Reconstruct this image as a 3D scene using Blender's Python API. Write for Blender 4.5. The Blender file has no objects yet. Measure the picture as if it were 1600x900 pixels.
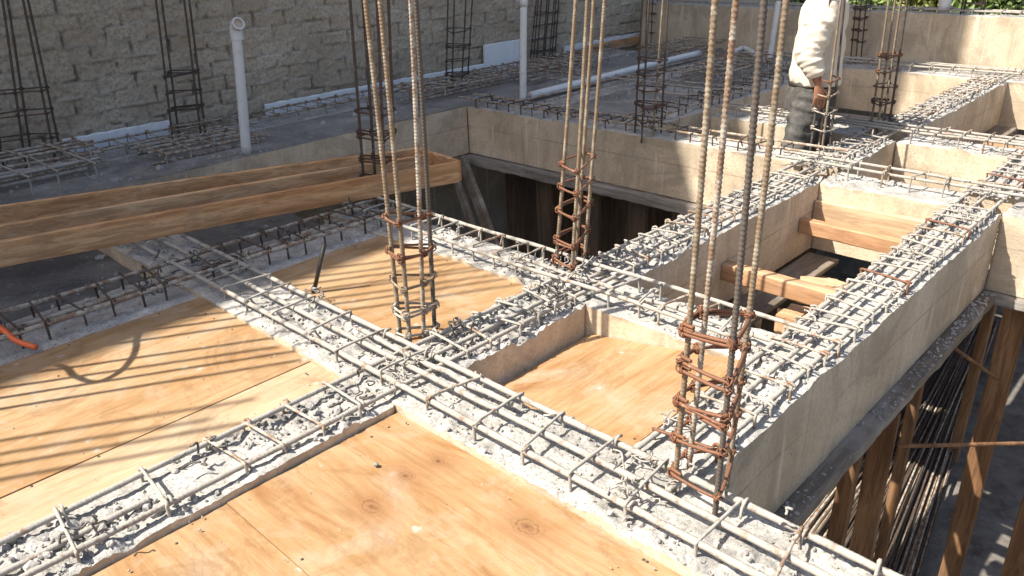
import bpy, math, random
import numpy as np
from mathutils import Matrix, Vector

R_ = random.Random(7)
C = bpy.context.scene.collection

# ------------------------------------------------------------------ camera
CAM_H = 1.4
F_PX = 1233.045
ROT = np.array([[0.72505342, 0.26234127, -0.63676888],      # rows: world X, Y, Z in (right, down, forward)
                [0.68799442, -0.31753589, 0.65256007],
                [-0.03100354, -0.91123434, -0.41071981]])
cam = bpy.data.cameras.new("camera")
camo = bpy.data.objects.new("camera", cam)
C.objects.link(camo)
ux, uy, uz = ROT[:, 0], -ROT[:, 1], -ROT[:, 2]
camo.matrix_world = Matrix(((ux[0], uy[0], uz[0], 0), (ux[1], uy[1], uz[1], 0), (ux[2], uy[2], uz[2], CAM_H), (0, 0, 0, 1)))
cam.sensor_width = 36.0
cam.lens = F_PX / 1600.0 * 36.0
cam.clip_start = 0.05
cam.clip_end = 3000.0
S = bpy.context.scene
S.camera = camo

# ------------------------------------------------------------------ light
SUN_EL = math.radians(53.0)
SUN_AZ = math.atan2(-0.5, -0.866)           # the sun stands behind the camera's left shoulder
w = bpy.data.worlds.new("World")
S.world = w
w.use_nodes = True
nt = w.node_tree
nt.nodes.clear()
sky = nt.nodes.new("ShaderNodeTexSky")
sky.sky_type = 'NISHITA'
sky.sun_disc = False
sky.sun_elevation = SUN_EL
sky.sun_rotation = SUN_AZ
sky.air_density = 1.0
sky.dust_density = 3.0
sky.ozone_density = 0.6
bgn = nt.nodes.new("ShaderNodeBackground")
bgn.inputs[1].default_value = 0.10
out = nt.nodes.new("ShaderNodeOutputWorld")
nt.links.new(sky.outputs[0], bgn.inputs[0])
nt.links.new(bgn.outputs[0], out.inputs[0])
sl = bpy.data.lights.new("sun", 'SUN')
sl.energy = 5.0
sl.angle = math.radians(0.5)
sl.color = (1.0, 0.93, 0.82)
so = bpy.data.objects.new("sun", sl)
C.objects.link(so)
sd = Vector((math.sin(SUN_AZ) * math.cos(SUN_EL), math.cos(SUN_AZ) * math.cos(SUN_EL), math.sin(SUN_EL)))
so.rotation_euler = sd.to_track_quat('Z', 'Y').to_euler()
so.location = (-6, -8, 12)
S.view_settings.view_transform = 'Standard'
S.view_settings.look = 'None'
S.view_settings.gamma = 1.0
S.view_settings.exposure = 1.06
S.cycles.max_bounces = 6

# ------------------------------------------------------------------ measuring helpers
def ray(px, py):
    return ROT @ np.array([px - 800.0, py - 450.0, F_PX])

def on_z(px, py, z=0.0):
    d = ray(px, py)
    t = (z - CAM_H) / d[2]
    return np.array([d[0] * t, d[1] * t, z])

def near_vertical(px, py, x, y):
    """point on a sight line that lies closest to the vertical through (x, y)"""
    d = ray(px, py)
    t = (x * d[0] + y * d[1]) / (d[0] ** 2 + d[1] ** 2)
    return np.array([d[0] * t, d[1] * t, CAM_H + d[2] * t])

# ------------------------------------------------------------------ noise
def _hash(ix, iy, seed):
    h = (ix.astype(np.int64) * 374761393 + iy.astype(np.int64) * 668265263 + seed * 1442695041) & 0xFFFFFFFF
    h = ((h ^ (h >> 13)) * 1274126177) & 0xFFFFFFFF
    return ((h ^ (h >> 16)) & 0xFFFF) / 65535.0

def vn(x, y, seed=0):
    ix, iy = np.floor(x), np.floor(y)
    fx, fy = x - ix, y - iy
    fx = fx * fx * (3 - 2 * fx)
    fy = fy * fy * (3 - 2 * fy)
    a = _hash(ix, iy, seed); b = _hash(ix + 1, iy, seed)
    c = _hash(ix, iy + 1, seed); d = _hash(ix + 1, iy + 1, seed)
    return (a * (1 - fx) + b * fx) * (1 - fy) + (c * (1 - fx) + d * fx) * fy - 0.5

def fbm(x, y, f, seed=0, octs=4, gain=0.55):
    s = 0
    a = 1.0
    for o in range(octs):
        s = s + a * vn(x * f + 17.3 * o, y * f - 9.1 * o, seed + o)
        f *= 2.03
        a *= gain
    return s

# ------------------------------------------------------------------ mesh building
class MB:
    def __init__(s):
        s.v = []; s.q = []; s.t = []; s.qm = []; s.tm = []; s.n = 0
    def add(s, V, Q=None, T=None, m=0):
        V = np.asarray(V, float).reshape(-1, 3)
        s.v.append(V)
        if Q is not None and len(Q):
            Q = np.asarray(Q, np.int64).reshape(-1, 4) + s.n
            s.q.append(Q); s.qm.append(np.full(len(Q), m))
        if T is not None and len(T):
            T = np.asarray(T, np.int64).reshape(-1, 3) + s.n
            s.t.append(T); s.tm.append(np.full(len(T), m))
        s.n += len(V)
        return s
    def mesh(s, name, mats, origin=(0, 0, 0), smooth=True):
        V = np.concatenate(s.v) - np.asarray(origin, float)
        nq = sum(len(a) for a in s.q); nt_ = sum(len(a) for a in s.t)
        me = bpy.data.meshes.new(name)
        me.vertices.add(len(V)); me.vertices.foreach_set("co", V.ravel().astype(np.float32))
        li = []; st = []; mi = []
        if nq:
            Q = np.concatenate(s.q); li.append(Q.ravel()); st.append(np.arange(nq) * 4); mi.append(np.concatenate(s.qm))
        if nt_:
            T = np.concatenate(s.t); li.append(T.ravel()); st.append(nq * 4 + np.arange(nt_) * 3); mi.append(np.concatenate(s.tm))
        li = np.concatenate(li); st = np.concatenate(st); mi = np.concatenate(mi)
        me.loops.add(len(li)); me.loops.foreach_set("vertex_index", li.astype(np.int32))
        me.polygons.add(len(st)); me.polygons.foreach_set("loop_start", st.astype(np.int32))
        me.polygons.foreach_set("material_index", mi.astype(np.int32))
        me.polygons.foreach_set("use_smooth", np.full(len(st), smooth))
        for m in (mats if isinstance(mats, (list, tuple)) else [mats]):
            me.materials.append(m)
        me.update(calc_edges=True)
        me.validate()
        return me

def link(name, me, parent=None, loc=(0, 0, 0)):
    o = bpy.data.objects.new(name, me)
    C.objects.link(o)
    o.location = loc
    if parent is not None:
        o.parent = parent
    return o

def org(o):
    return np.array(o.location) if o is not None else np.zeros(3)

def build(name, mb, mats, parent=None, smooth=True, origin=None):
    """one mesh object; parts are written relative to their thing's base"""
    if parent is not None:
        base = np.array(parent['_o']) if '_o' in parent else org(parent)
        o = link(name, mb.mesh(name, mats, base, smooth), parent)
        o['_o'] = [float(x) for x in base]
        return o
    if origin is None:
        V = np.concatenate(mb.v)
        lo, hi = V.min(0), V.max(0)
        origin = ((lo[0] + hi[0]) / 2, (lo[1] + hi[1]) / 2, lo[2])
    o = link(name, mb.mesh(name, mats, origin, smooth), None, origin)
    o['_o'] = [float(x) for x in origin]
    return o

def empty(name, loc):
    o = bpy.data.objects.new(name, None)
    C.objects.link(o)
    o.empty_display_size = 0.1
    o.location = loc
    o['_o'] = [float(x) for x in loc]
    return o

def tag(o, label=None, cat=None, group=None, kind=None):
    if label: o['label'] = label
    if cat: o['category'] = cat
    if group: o['group'] = group
    if kind: o['kind'] = kind
    return o

def tube(mb, P, r, n=8, m=0, cap=True):
    P = np.asarray(P, float)
    k = len(P)
    r = np.broadcast_to(np.asarray(r, float), (k,) if np.ndim(r) < 2 else np.shape(r))
    T = np.gradient(P, axis=0)
    T /= np.linalg.norm(T, axis=1)[:, None] + 1e-12
    a = np.array([0, 0, 1.0]) if abs(T[0][2]) < 0.9 else np.array([1.0, 0, 0])
    N = np.zeros_like(P)
    nprev = np.cross(T[0], a); nprev /= np.linalg.norm(nprev)
    for i in range(k):
        nprev = nprev - T[i] * (nprev @ T[i]); nprev /= np.linalg.norm(nprev) + 1e-12
        N[i] = nprev
    B = np.cross(T, N)
    th = np.arange(n) * 2 * math.pi / n
    rr = r[:, None] if r.ndim == 1 else r
    V = P[:, None, :] + rr[..., None] * (np.cos(th)[None, :, None] * N[:, None, :] + np.sin(th)[None, :, None] * B[:, None, :])
    V = V.reshape(-1, 3)
    i = np.arange(k - 1)[:, None]; j = np.arange(n)[None, :]
    j2 = (j + 1) % n
    Q = np.stack([i * n + j, i * n + j2, (i + 1) * n + j2, (i + 1) * n + j], -1).reshape(-1, 4)
    Tt = []
    if cap:
        V = np.vstack([V, P[0], P[-1]])
        c0, c1 = k * n, k * n + 1
        jj = np.arange(n)
        Tt = np.vstack([np.stack([np.full(n, c0), (jj + 1) % n, jj], -1),
                        np.stack([np.full(n, c1), (k - 1) * n + jj, (k - 1) * n + (jj + 1) % n], -1)])
    mb.add(V, Q, Tt if len(Tt) else None, m)

def seg(a, b, n):
    a = np.asarray(a, float); b = np.asarray(b, float)
    t = np.linspace(0, 1, n)[:, None]
    return a + (b - a) * t

def smooth_path(P, sub=5):
    """Catmull-Rom through the points"""
    P = np.asarray(P, float)
    Q = np.vstack([2 * P[0] - P[1], P, 2 * P[-1] - P[-2]])
    out_ = []
    for i in range(1, len(Q) - 2):
        p0, p1, p2, p3 = Q[i - 1], Q[i], Q[i + 1], Q[i + 2]
        for t in np.linspace(0, 1, sub, endpoint=False):
            out_.append(0.5 * ((2 * p1) + (-p0 + p2) * t + (2 * p0 - 5 * p1 + 4 * p2 - p3) * t * t + (-p0 + 3 * p1 - 3 * p2 + p3) * t ** 3))
    out_.append(Q[-2])
    return np.array(out_)

def ribbed(mb, a, b, r, pitch=0.012, n=10, step=0.003, bend=0.0, m=0):
    """deformed reinforcing bar: slanted ribs and two long seams"""
    a = np.asarray(a, float); b = np.asarray(b, float)
    L = np.linalg.norm(b - a)
    k = max(8, int(L / step))
    t = np.linspace(0, 1, k)
    P = a + (b - a) * t[:, None]
    if bend:
        P[:, 0] += bend * np.sin(t * math.pi * 1.3 + 0.4); P[:, 1] += bend * 0.7 * np.sin(t * 4.1)
        P -= (P[0] - a)
    th = np.arange(n) * 2 * math.pi / n
    ph = (t[:, None] * L / pitch + 0.45 * np.abs(np.sin(th))[None, :])
    rib = np.clip(np.cos(ph * 2 * math.pi) * 1.6 - 0.2, 0, 1)
    seam = (np.abs(np.cos(th)) > 0.95)[None, :]
    rr = r * (0.90 + 0.21 * np.where(seam, 0.9, rib))
    tube(mb, P, rr, n, m)

def coated(mb, P, r, n=7, seed=0, amp=0.22, m=0, step=0.012, ribs=0.0):
    """bar splashed with cement: lumpy radius"""
    P = np.asarray(P, float)
    L = np.concatenate([[0], np.cumsum(np.linalg.norm(np.diff(P, axis=0), axis=1))])
    k = max(4, int(L[-1] / step))
    s = np.linspace(0, L[-1], k)
    Q = np.stack([np.interp(s, L, P[:, i]) for i in range(3)], -1)
    rr = np.stack([r * (1 + amp * (fbm(s + seed * 3.7, s * 0 + j * 1.7, 28, seed, 3) + 0.12)) for j in range(n)], -1)
    if ribs:
        msk = np.clip(fbm(s, s * 0 + seed, 6, seed + 3, 3) * 2.2 + 0.55, 0, 1)
        th = np.arange(n) * 2 * math.pi / n
        rr = rr * (1 + ribs * msk[:, None] * np.clip(1.6 * np.cos(2 * math.pi * (s[:, None] / 0.0125 + 0.4 * np.abs(np.sin(th))[None])) - .3, -0.3, 1))
    tube(mb, Q, rr, n, m)

def bevel_box(mb, P0, P1, wd, ht, up=(0, 0, 1), ch=0.004, segs=10, wob=0.0015, seed=0, m=0, warp=0.0):
    """sawn board from P0 to P1 (centre line), wd across, ht along up, eased edges, slightly uneven"""
    P0 = np.asarray(P0, float); P1 = np.asarray(P1, float); up = np.asarray(up, float)
    d = P1 - P0; L = np.linalg.norm(d); d = d / L
    s = np.cross(d, up); s /= np.linalg.norm(s)
    u = np.cross(s, d)
    a, b = wd / 2, ht / 2
    prof = np.array([[-a + ch, -b], [a - ch, -b], [a, -b + ch], [a, b - ch], [a - ch, b], [-a + ch, b], [-a, b - ch], [-a, -b + ch]])
    rng = np.random.RandomState(seed)
    k = segs + 1
    t = np.linspace(0, 1, k)
    V = np.zeros((k, 8, 3))
    for i in range(k):
        pp = prof + rng.uniform(-wob, wob, prof.shape)
        c = P0 + d * L * t[i] + u * warp * math.sin(math.pi * t[i]) + s * warp * 0.5 * math.sin(2.3 * t[i] + seed)
        V[i] = c + pp[:, :1] * s + pp[:, 1:] * u
    V = V.reshape(-1, 3)
    i = np.arange(k - 1)[:, None]; j = np.arange(8)[None, :]; j2 = (j + 1) % 8
    Q = np.stack([i * 8 + j, i * 8 + j2, (i + 1) * 8 + j2, (i + 1) * 8 + j], -1).reshape(-1, 4)
    V = np.vstack([V, V[:8].mean(0), V[-8:].mean(0)])
    c0, c1 = k * 8, k * 8 + 1
    jj = np.arange(8)
    T = np.vstack([np.stack([np.full(8, c0), (jj + 1) % 8, jj], -1), np.stack([np.full(8, c1), (k - 1) * 8 + jj, (k - 1) * 8 + (jj + 1) % 8], -1)])
    mb.add(V, Q, T, m)

_ico = None
def ico():
    global _ico
    if _ico is None:
        p = (1 + 5 ** .5) / 2
        v = np.array([[-1, p, 0], [1, p, 0], [-1, -p, 0], [1, -p, 0], [0, -1, p], [0, 1, p], [0, -1, -p], [0, 1, -p], [p, 0, -1], [p, 0, 1], [-p, 0, -1], [-p, 0, 1]], float)
        v /= np.linalg.norm(v[0])
        f = np.array([[0, 11, 5], [0, 5, 1], [0, 1, 7], [0, 7, 10], [0, 10, 11], [1, 5, 9], [5, 11, 4], [11, 10, 2], [10, 7, 6], [7, 1, 8], [3, 9, 4], [3, 4, 2], [3, 2, 6], [3, 6, 8], [3, 8, 9], [4, 9, 5], [2, 4, 11], [6, 2, 10], [8, 6, 7], [9, 8, 1]])
        _ico = (v, f)
    return _ico

def crumbs(mb, P, sizes, rng, m=0):
    v, f = ico()
    k = len(P)
    if not k: return
    V = v[None] * (1 + rng.uniform(-0.38, 0.3, (k, 12, 1)))
    V = V * rng.uniform(0.6, 1.15, (k, 1, 3))
    a = rng.uniform(0, 6.28, k)
    ca, sa = np.cos(a)[:, None], np.sin(a)[:, None]
    X = V[..., 0] * ca - V[..., 1] * sa; Y = V[..., 0] * sa + V[..., 1] * ca
    V = np.stack([X, Y, V[..., 2]], -1) * np.asarray(sizes)[:, None, None] + np.asarray(P)[:, None, :]
    F = (f[None] + (np.arange(k) * 12)[:, None, None]).reshape(-1, 3)
    mb.add(V.reshape(-1, 3), None, F, m)

# ------------------------------------------------------------------ materials
def new_mat(name):
    m = bpy.data.materials.new(name)
    m.use_nodes = True
    n = m.node_tree
    b = n.nodes["Principled BSDF"]
    return m, n, b

def N(n, t, **kw):
    o = n.nodes.new(t)
    for k, v in kw.items():
        if k.startswith('i_'):
            key = k[2:]
            key = int(key) if key.isdigit() else key
            o.inputs[key].default_value = v
        else:
            setattr(o, k, v)
    return o

def coords(n, kind='Position', scale=(1, 1, 1), rot=(0, 0, 0)):
    if kind == 'Position':
        g = n.nodes.new("ShaderNodeNewGeometry"); src = g.outputs['Position']
    else:
        g = n.nodes.new("ShaderNodeTexCoord"); src = g.outputs['Object']
    mp = N(n, "ShaderNodeMapping")
    mp.inputs['Scale'].default_value = scale
    mp.inputs['Rotation'].default_value = rot
    n.links.new(src, mp.inputs[0])
    return mp.outputs[0]

def noise(n, vec, sc, det=6, rough=0.6, dist=0.0):
    o = N(n, "ShaderNodeTexNoise")
    o.inputs['Scale'].default_value = sc; o.inputs['Detail'].default_value = det
    o.inputs['Roughness'].default_value = rough; o.inputs['Distortion'].default_value = dist
    n.links.new(vec, o.inputs['Vector'])
    return o.outputs['Fac']

def ramp(n, fac, stops):
    r = N(n, "ShaderNodeValToRGB")
    e = r.color_ramp.elements
    while len(e) < len(stops): e.new(0.5)
    for i, (p, c) in enumerate(stops):
        e[i].position = p
        e[i].color = (*c, 1) if len(c) == 3 else c
    n.links.new(fac, r.inputs[0])
    return r.outputs[0]

def mix(n, fac, a, b, mode='MIX'):
    o = N(n, "ShaderNodeMix", data_type='RGBA', blend_type=mode)
    for sock, val in ((0, fac), (6, a), (7, b)):
        if hasattr(val, 'node'): n.links.new(val, o.inputs[sock])
        elif sock == 0: o.inputs[0].default_value = val
        else: o.inputs[sock].default_value = (*val, 1)
    return o.outputs[2]

def bump(n, h, bsdf, strength=0.5, dist=0.01):
    o = N(n, "ShaderNodeBump")
    o.inputs['Strength'].default_value = strength; o.inputs['Distance'].default_value = dist
    n.links.new(h, o.inputs['Height']); n.links.new(o.outputs[0], bsdf.inputs['Normal'])

def math_(n, op, a, b=None, c=None):
    o = N(n, "ShaderNodeMath", operation=op)
    for i, v in enumerate((a, b, c)):
        if v is None: continue
        if hasattr(v, 'node'): n.links.new(v, o.inputs[i])
        else: o.inputs[i].default_value = v
    return o.outputs[0]

def m_crust(name, c0, c1, c2):
    m, n, b = new_mat(name)
    v = coords(n)
    f1 = noise(n, v, 9, 8, 0.65); f2 = noise(n, v, 95, 5, 0.7); f3 = noise(n, v, 330, 3, 0.6)
    c = ramp(n, f1, [(0.3, c0), (0.5, c1), (0.72, c2)])
    c = mix(n, ramp(n, f2, [(0.36, (1, 1, 1)), (0.5, (0, 0, 0))]), c, tuple(x * 0.72 for x in c0))
    f4 = noise(n, v, 4.2, 6, 0.7, 0.8)
    c = mix(n, ramp(n, f4, [(0.50, (0, 0, 0)), (0.62, (0.6, 0.6, 0.6))]), c, tuple(x * y for x, y in zip(c0, (0.66, 0.66, 0.68))))
    c = mix(n, ramp(n, f4, [(0.30, (0.7, 0.7, 0.7)), (0.42, (0, 0, 0))]), c, tuple(min(1, x * 1.18) for x in c2))
    n.links.new(c, b.inputs['Base Color'])
    b.inputs['Roughness'].default_value = 0.95
    b.inputs['Specular IOR Level'].default_value = 0.15
    bump(n, math_(n, 'ADD', f2, math_(n, 'MULTIPLY', f3, 0.5)), b, 0.7, 0.008)
    return m

M_crust = m_crust("rough concrete", (0.32, 0.308, 0.285), (0.44, 0.423, 0.393), (0.52, 0.50, 0.468))
M_crumb = m_crust("crumbled concrete", (0.29, 0.278, 0.26), (0.41, 0.395, 0.37), (0.53, 0.51, 0.48))

def m_face(name, c0, c1, c2, stain=(0.2, 0.17, 0.13), pit=0.33):
    m, n, b = new_mat(name)
    v = coords(n)
    f1 = noise(n, v, 2.6, 8, 0.62, 0.4); f2 = noise(n, v, 60, 5, 0.6)
    vs = coords(n, scale=(1, 1, 0.18))
    f3 = noise(n, vs, 7, 5, 0.6)
    c = ramp(n, f1, [(0.3, c0), (0.52, c1), (0.72, c2)])
    c = mix(n, ramp(n, f3, [(0.55, (0, 0, 0)), (0.8, (0.55, 0.55, 0.55))]), c, stain)
    vo = N(n, "ShaderNodeTexVoronoi"); vo.inputs['Scale'].default_value = 26
    n.links.new(v, vo.inputs['Vector'])
    holes = ramp(n, vo.outputs['Distance'], [(0.05, (1, 1, 1)), (0.13, (0, 0, 0))])
    sel = ramp(n, noise(n, v, 6, 2), [(0.56, (0, 0, 0)), (0.62, (1, 1, 1))])
    hf = math_(n, 'MULTIPLY', holes, sel)
    c = mix(n, hf, c, (0.10, 0.085, 0.07))
    c = mix(n, ramp(n, f2, [(0.35, (0.5, 0.5, 0.5)), (0.55, (0, 0, 0))]), c, tuple(x * 0.8 for x in c0))
    sx = N(n, "ShaderNodeSeparateXYZ"); n.links.new(v, sx.inputs[0])
    zz_ = math_(n, 'ADD', sx.outputs[2], math_(n, 'MULTIPLY', math_(n, 'SUBTRACT', noise(n, v, 3, 3), 0.5), 0.02))
    jl = math_(n, 'ABSOLUTE', math_(n, 'ADD', zz_, 0.19))
    jmk = math_(n, 'MULTIPLY', ramp(n, jl, [(0.0015, (0.8, 0.8, 0.8)), (0.005, (0, 0, 0))]), ramp(n, noise(n, v, 2.2, 3), [(0.42, (0, 0, 0)), (0.55, (1, 1, 1))]))
    c = mix(n, jmk, c, tuple(x * 0.5 for x in c0))
    damp = noise(n, v, 1.3, 7, 0.68, 1.2)
    c = mix(n, ramp(n, damp, [(0.50, (0, 0, 0)), (0.58, (0.55, 0.55, 0.55)), (0.75, (0.35, 0.35, 0.35))]), c, tuple(x * y for x, y in zip(c0, (0.66, 0.68, 0.72))))
    dr = noise(n, coords(n, scale=(1, 1, 0.07)), 16, 5, 0.6)
    c = mix(n, ramp(n, dr, [(0.60, (0, 0, 0)), (0.68, (0.55, 0.55, 0.55))]), c, tuple(min(1, x * 1.12) for x in c2))
    n.links.new(c, b.inputs['Base Color'])
    b.inputs['Roughness'].default_value = 0.88
    b.inputs['Specular IOR Level'].default_value = 0.2
    bump(n, math_(n, 'SUBTRACT', math_(n, 'ADD', f2, f1), hf), b, 0.45, 0.006)
    return m

M_face = m_face("formed concrete", (0.46, 0.365, 0.255), (0.58, 0.475, 0.35), (0.67, 0.57, 0.44))
M_floor = m_face("trowelled concrete", (0.18, 0.17, 0.157), (0.26, 0.245, 0.225), (0.37, 0.35, 0.325), (0.11, 0.10, 0.09))

def m_rebar(name, cem, rust, steel, cover):
    """cover: share of the bar hidden by dried cement"""
    m, n, b = new_mat(name)
    v = coords(n)
    f1 = noise(n, v, 22, 6, 0.65); f2 = noise(n, v, 140, 4, 0.65)
    base = mix(n, ramp(n, f2, [(0.35, (0, 0, 0)), (0.65, (1, 1, 1))]), steel, rust)
    cm = mix(n, f2, tuple(x * 0.8 for x in cem), tuple(min(1, x * 1.12) for x in cem))
    k = 1 - cover
    msk = ramp(n, math_(n, 'ADD', math_(n, 'MULTIPLY', f1, 0.75), math_(n, 'MULTIPLY', f2, 0.25)), [(max(0, 0.25 + 0.5 * k - 0.05), (0, 0, 0)), (min(1, 0.25 + 0.5 * k + 0.05), (1, 1, 1))])
    c = mix(n, msk, base, cm)
    n.links.new(c, b.inputs['Base Color'])
    rg = mix(n, msk, (0.55, 0.55, 0.55), (0.95, 0.95, 0.95))
    n.links.new(rg, b.inputs['Roughness'])
    b.inputs['Specular IOR Level'].default_value = 0.3
    bump(n, f2, b, 0.5, 0.003)
    return m

M_bar_cem = m_rebar("cement splashed rebar", (0.36, 0.335, 0.297), (0.26, 0.15, 0.09), (0.17, 0.145, 0.12), 0.66)
M_bar_mid = m_rebar("half splashed rebar", (0.42, 0.38, 0.32), (0.24, 0.12, 0.06), (0.2, 0.16, 0.12), 0.5)
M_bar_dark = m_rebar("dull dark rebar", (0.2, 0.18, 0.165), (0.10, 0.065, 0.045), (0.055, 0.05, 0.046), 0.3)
M_bar_tan = m_rebar("weathered rebar", (0.34, 0.295, 0.225), (0.23, 0.145, 0.08), (0.19, 0.16, 0.12), 0.40)
M_bar_grey = m_rebar("mill grey rebar", (0.3, 0.28, 0.25), (0.12, 0.09, 0.07), (0.09, 0.085, 0.08), 0.2)
M_rust = m_rebar("rusty stirrup", (0.45, 0.36, 0.27), (0.215, 0.088, 0.042), (0.13, 0.07, 0.046), 0.22)
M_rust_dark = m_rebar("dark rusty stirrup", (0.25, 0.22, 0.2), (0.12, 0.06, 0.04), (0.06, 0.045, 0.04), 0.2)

def m_wood(name, c0, c1, c2, along='Y', knots=(), grain=7.0, coat=0.0, dirt=0.35, dirtc=(0.32, 0.27, 0.21), bs=0.25, yaw=0.0):
    """sawn or peeled wood: long streaks, grain lines, grime, optional knots at given places"""
    m, n, b = new_mat(name)
    sc = {'X': (0.09, 1, 1), 'Y': (1, 0.09, 1), 'Z': (1, 1, 0.09)}[along]
    tc = n.nodes.new("ShaderNodeNewGeometry")
    src = tc.outputs['Position']
    oi = n.nodes.new("ShaderNodeObjectInfo")
    rnd = math_(n, 'MULTIPLY', oi.outputs['Random'], 37.0)
    ad = N(n, "ShaderNodeVectorMath", operation='ADD')
    n.links.new(src, ad.inputs[0]); n.links.new(rnd, ad.inputs[1])
    mr = N(n, "ShaderNodeMapping"); mr.inputs['Rotation'].default_value = (0, 0, yaw)
    n.links.new(ad.outputs[0], mr.inputs[0])
    mp = N(n, "ShaderNodeMapping"); mp.inputs['Scale'].default_value = sc
    n.links.new(mr.outputs[0], mp.inputs[0])
    v = mp.outputs[0]
    big = noise(n, v, grain * 0.55, 5, 0.55, 1.6)
    fine = noise(n, v, grain * 5, 6, 0.7, 0.6)
    blot = noise(n, ad.outputs[0], 3.2, 6, 0.62, 0.8)
    c = ramp(n, big, [(0.28, c0), (0.5, c1), (0.70, c2)])
    c = mix(n, ramp(n, fine, [(0.42, (0.55, 0.55, 0.55)), (0.56, (0, 0, 0))]), c, tuple(x * 0.62 for x in c0))
    c = mix(n, math_(n, 'MULTIPLY', ramp(n, blot, [(0.52, (0, 0, 0)), (0.72, (1, 1, 1))]), dirt), c, dirtc)
    sp = noise(n, ad.outputs[0], 70, 4, 0.65)
    c = mix(n, ramp(n, sp, [(0.66, (0, 0, 0)), (0.74, (0.6, 0.6, 0.6))]), c, tuple(min(1, x * 1.25) for x in c2))
    h = math_(n, 'ADD', fine, math_(n, 'MULTIPLY', sp, 0.4))
    for (kx, ky, s) in knots:
        sb = N(n, "ShaderNodeVectorMath", operation='SUBTRACT'); n.links.new(src, sb.inputs[0]); sb.inputs[1].default_value = (kx, ky, -0.05)
        el = {'X': (0.62, 1, 0), 'Y': (1, 0.62, 0)}[along]
        mu = N(n, "ShaderNodeVectorMath", operation='MULTIPLY'); n.links.new(sb.outputs[0], mu.inputs[0]); mu.inputs[1].default_value = el
        ln = N(n, "ShaderNodeVectorMath", operation='LENGTH'); n.links.new(mu.outputs[0], ln.inputs[0])
        d = math_(n, 'ADD', ln.outputs['Value'], math_(n, 'MULTIPLY', math_(n, 'SUBTRACT', noise(n, src, 26, 3), 0.5), 0.014))
        ring = math_(n, 'ADD', math_(n, 'MULTIPLY', math_(n, 'SINE', math_(n, 'MULTIPLY', d, 950.0)), 0.5), 0.5)
        kc = mix(n, ring, tuple(x * 0.45 for x in c0), tuple(x * 0.9 for x in c1))
        k_in = ramp(n, math_(n, 'DIVIDE', d, s), [(0.78, (1, 1, 1)), (1.0, (0, 0, 0))])
        k_halo = ramp(n, math_(n, 'DIVIDE', d, s * 2.3), [(0.3, (0.5, 0.5, 0.5)), (1.0, (0, 0, 0))])
        c = mix(n, k_halo, c, tuple(x * 0.75 for x in c0))
        c = mix(n, math_(n, 'MULTIPLY', k_in, 0.9), c, kc)
    n.links.new(c, b.inputs['Base Color'])
    b.inputs['Roughness'].default_value = 0.72
    b.inputs['Specular IOR Level'].default_value = 0.25
    bump(n, h, b, bs, 0.004)
    return m

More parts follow.
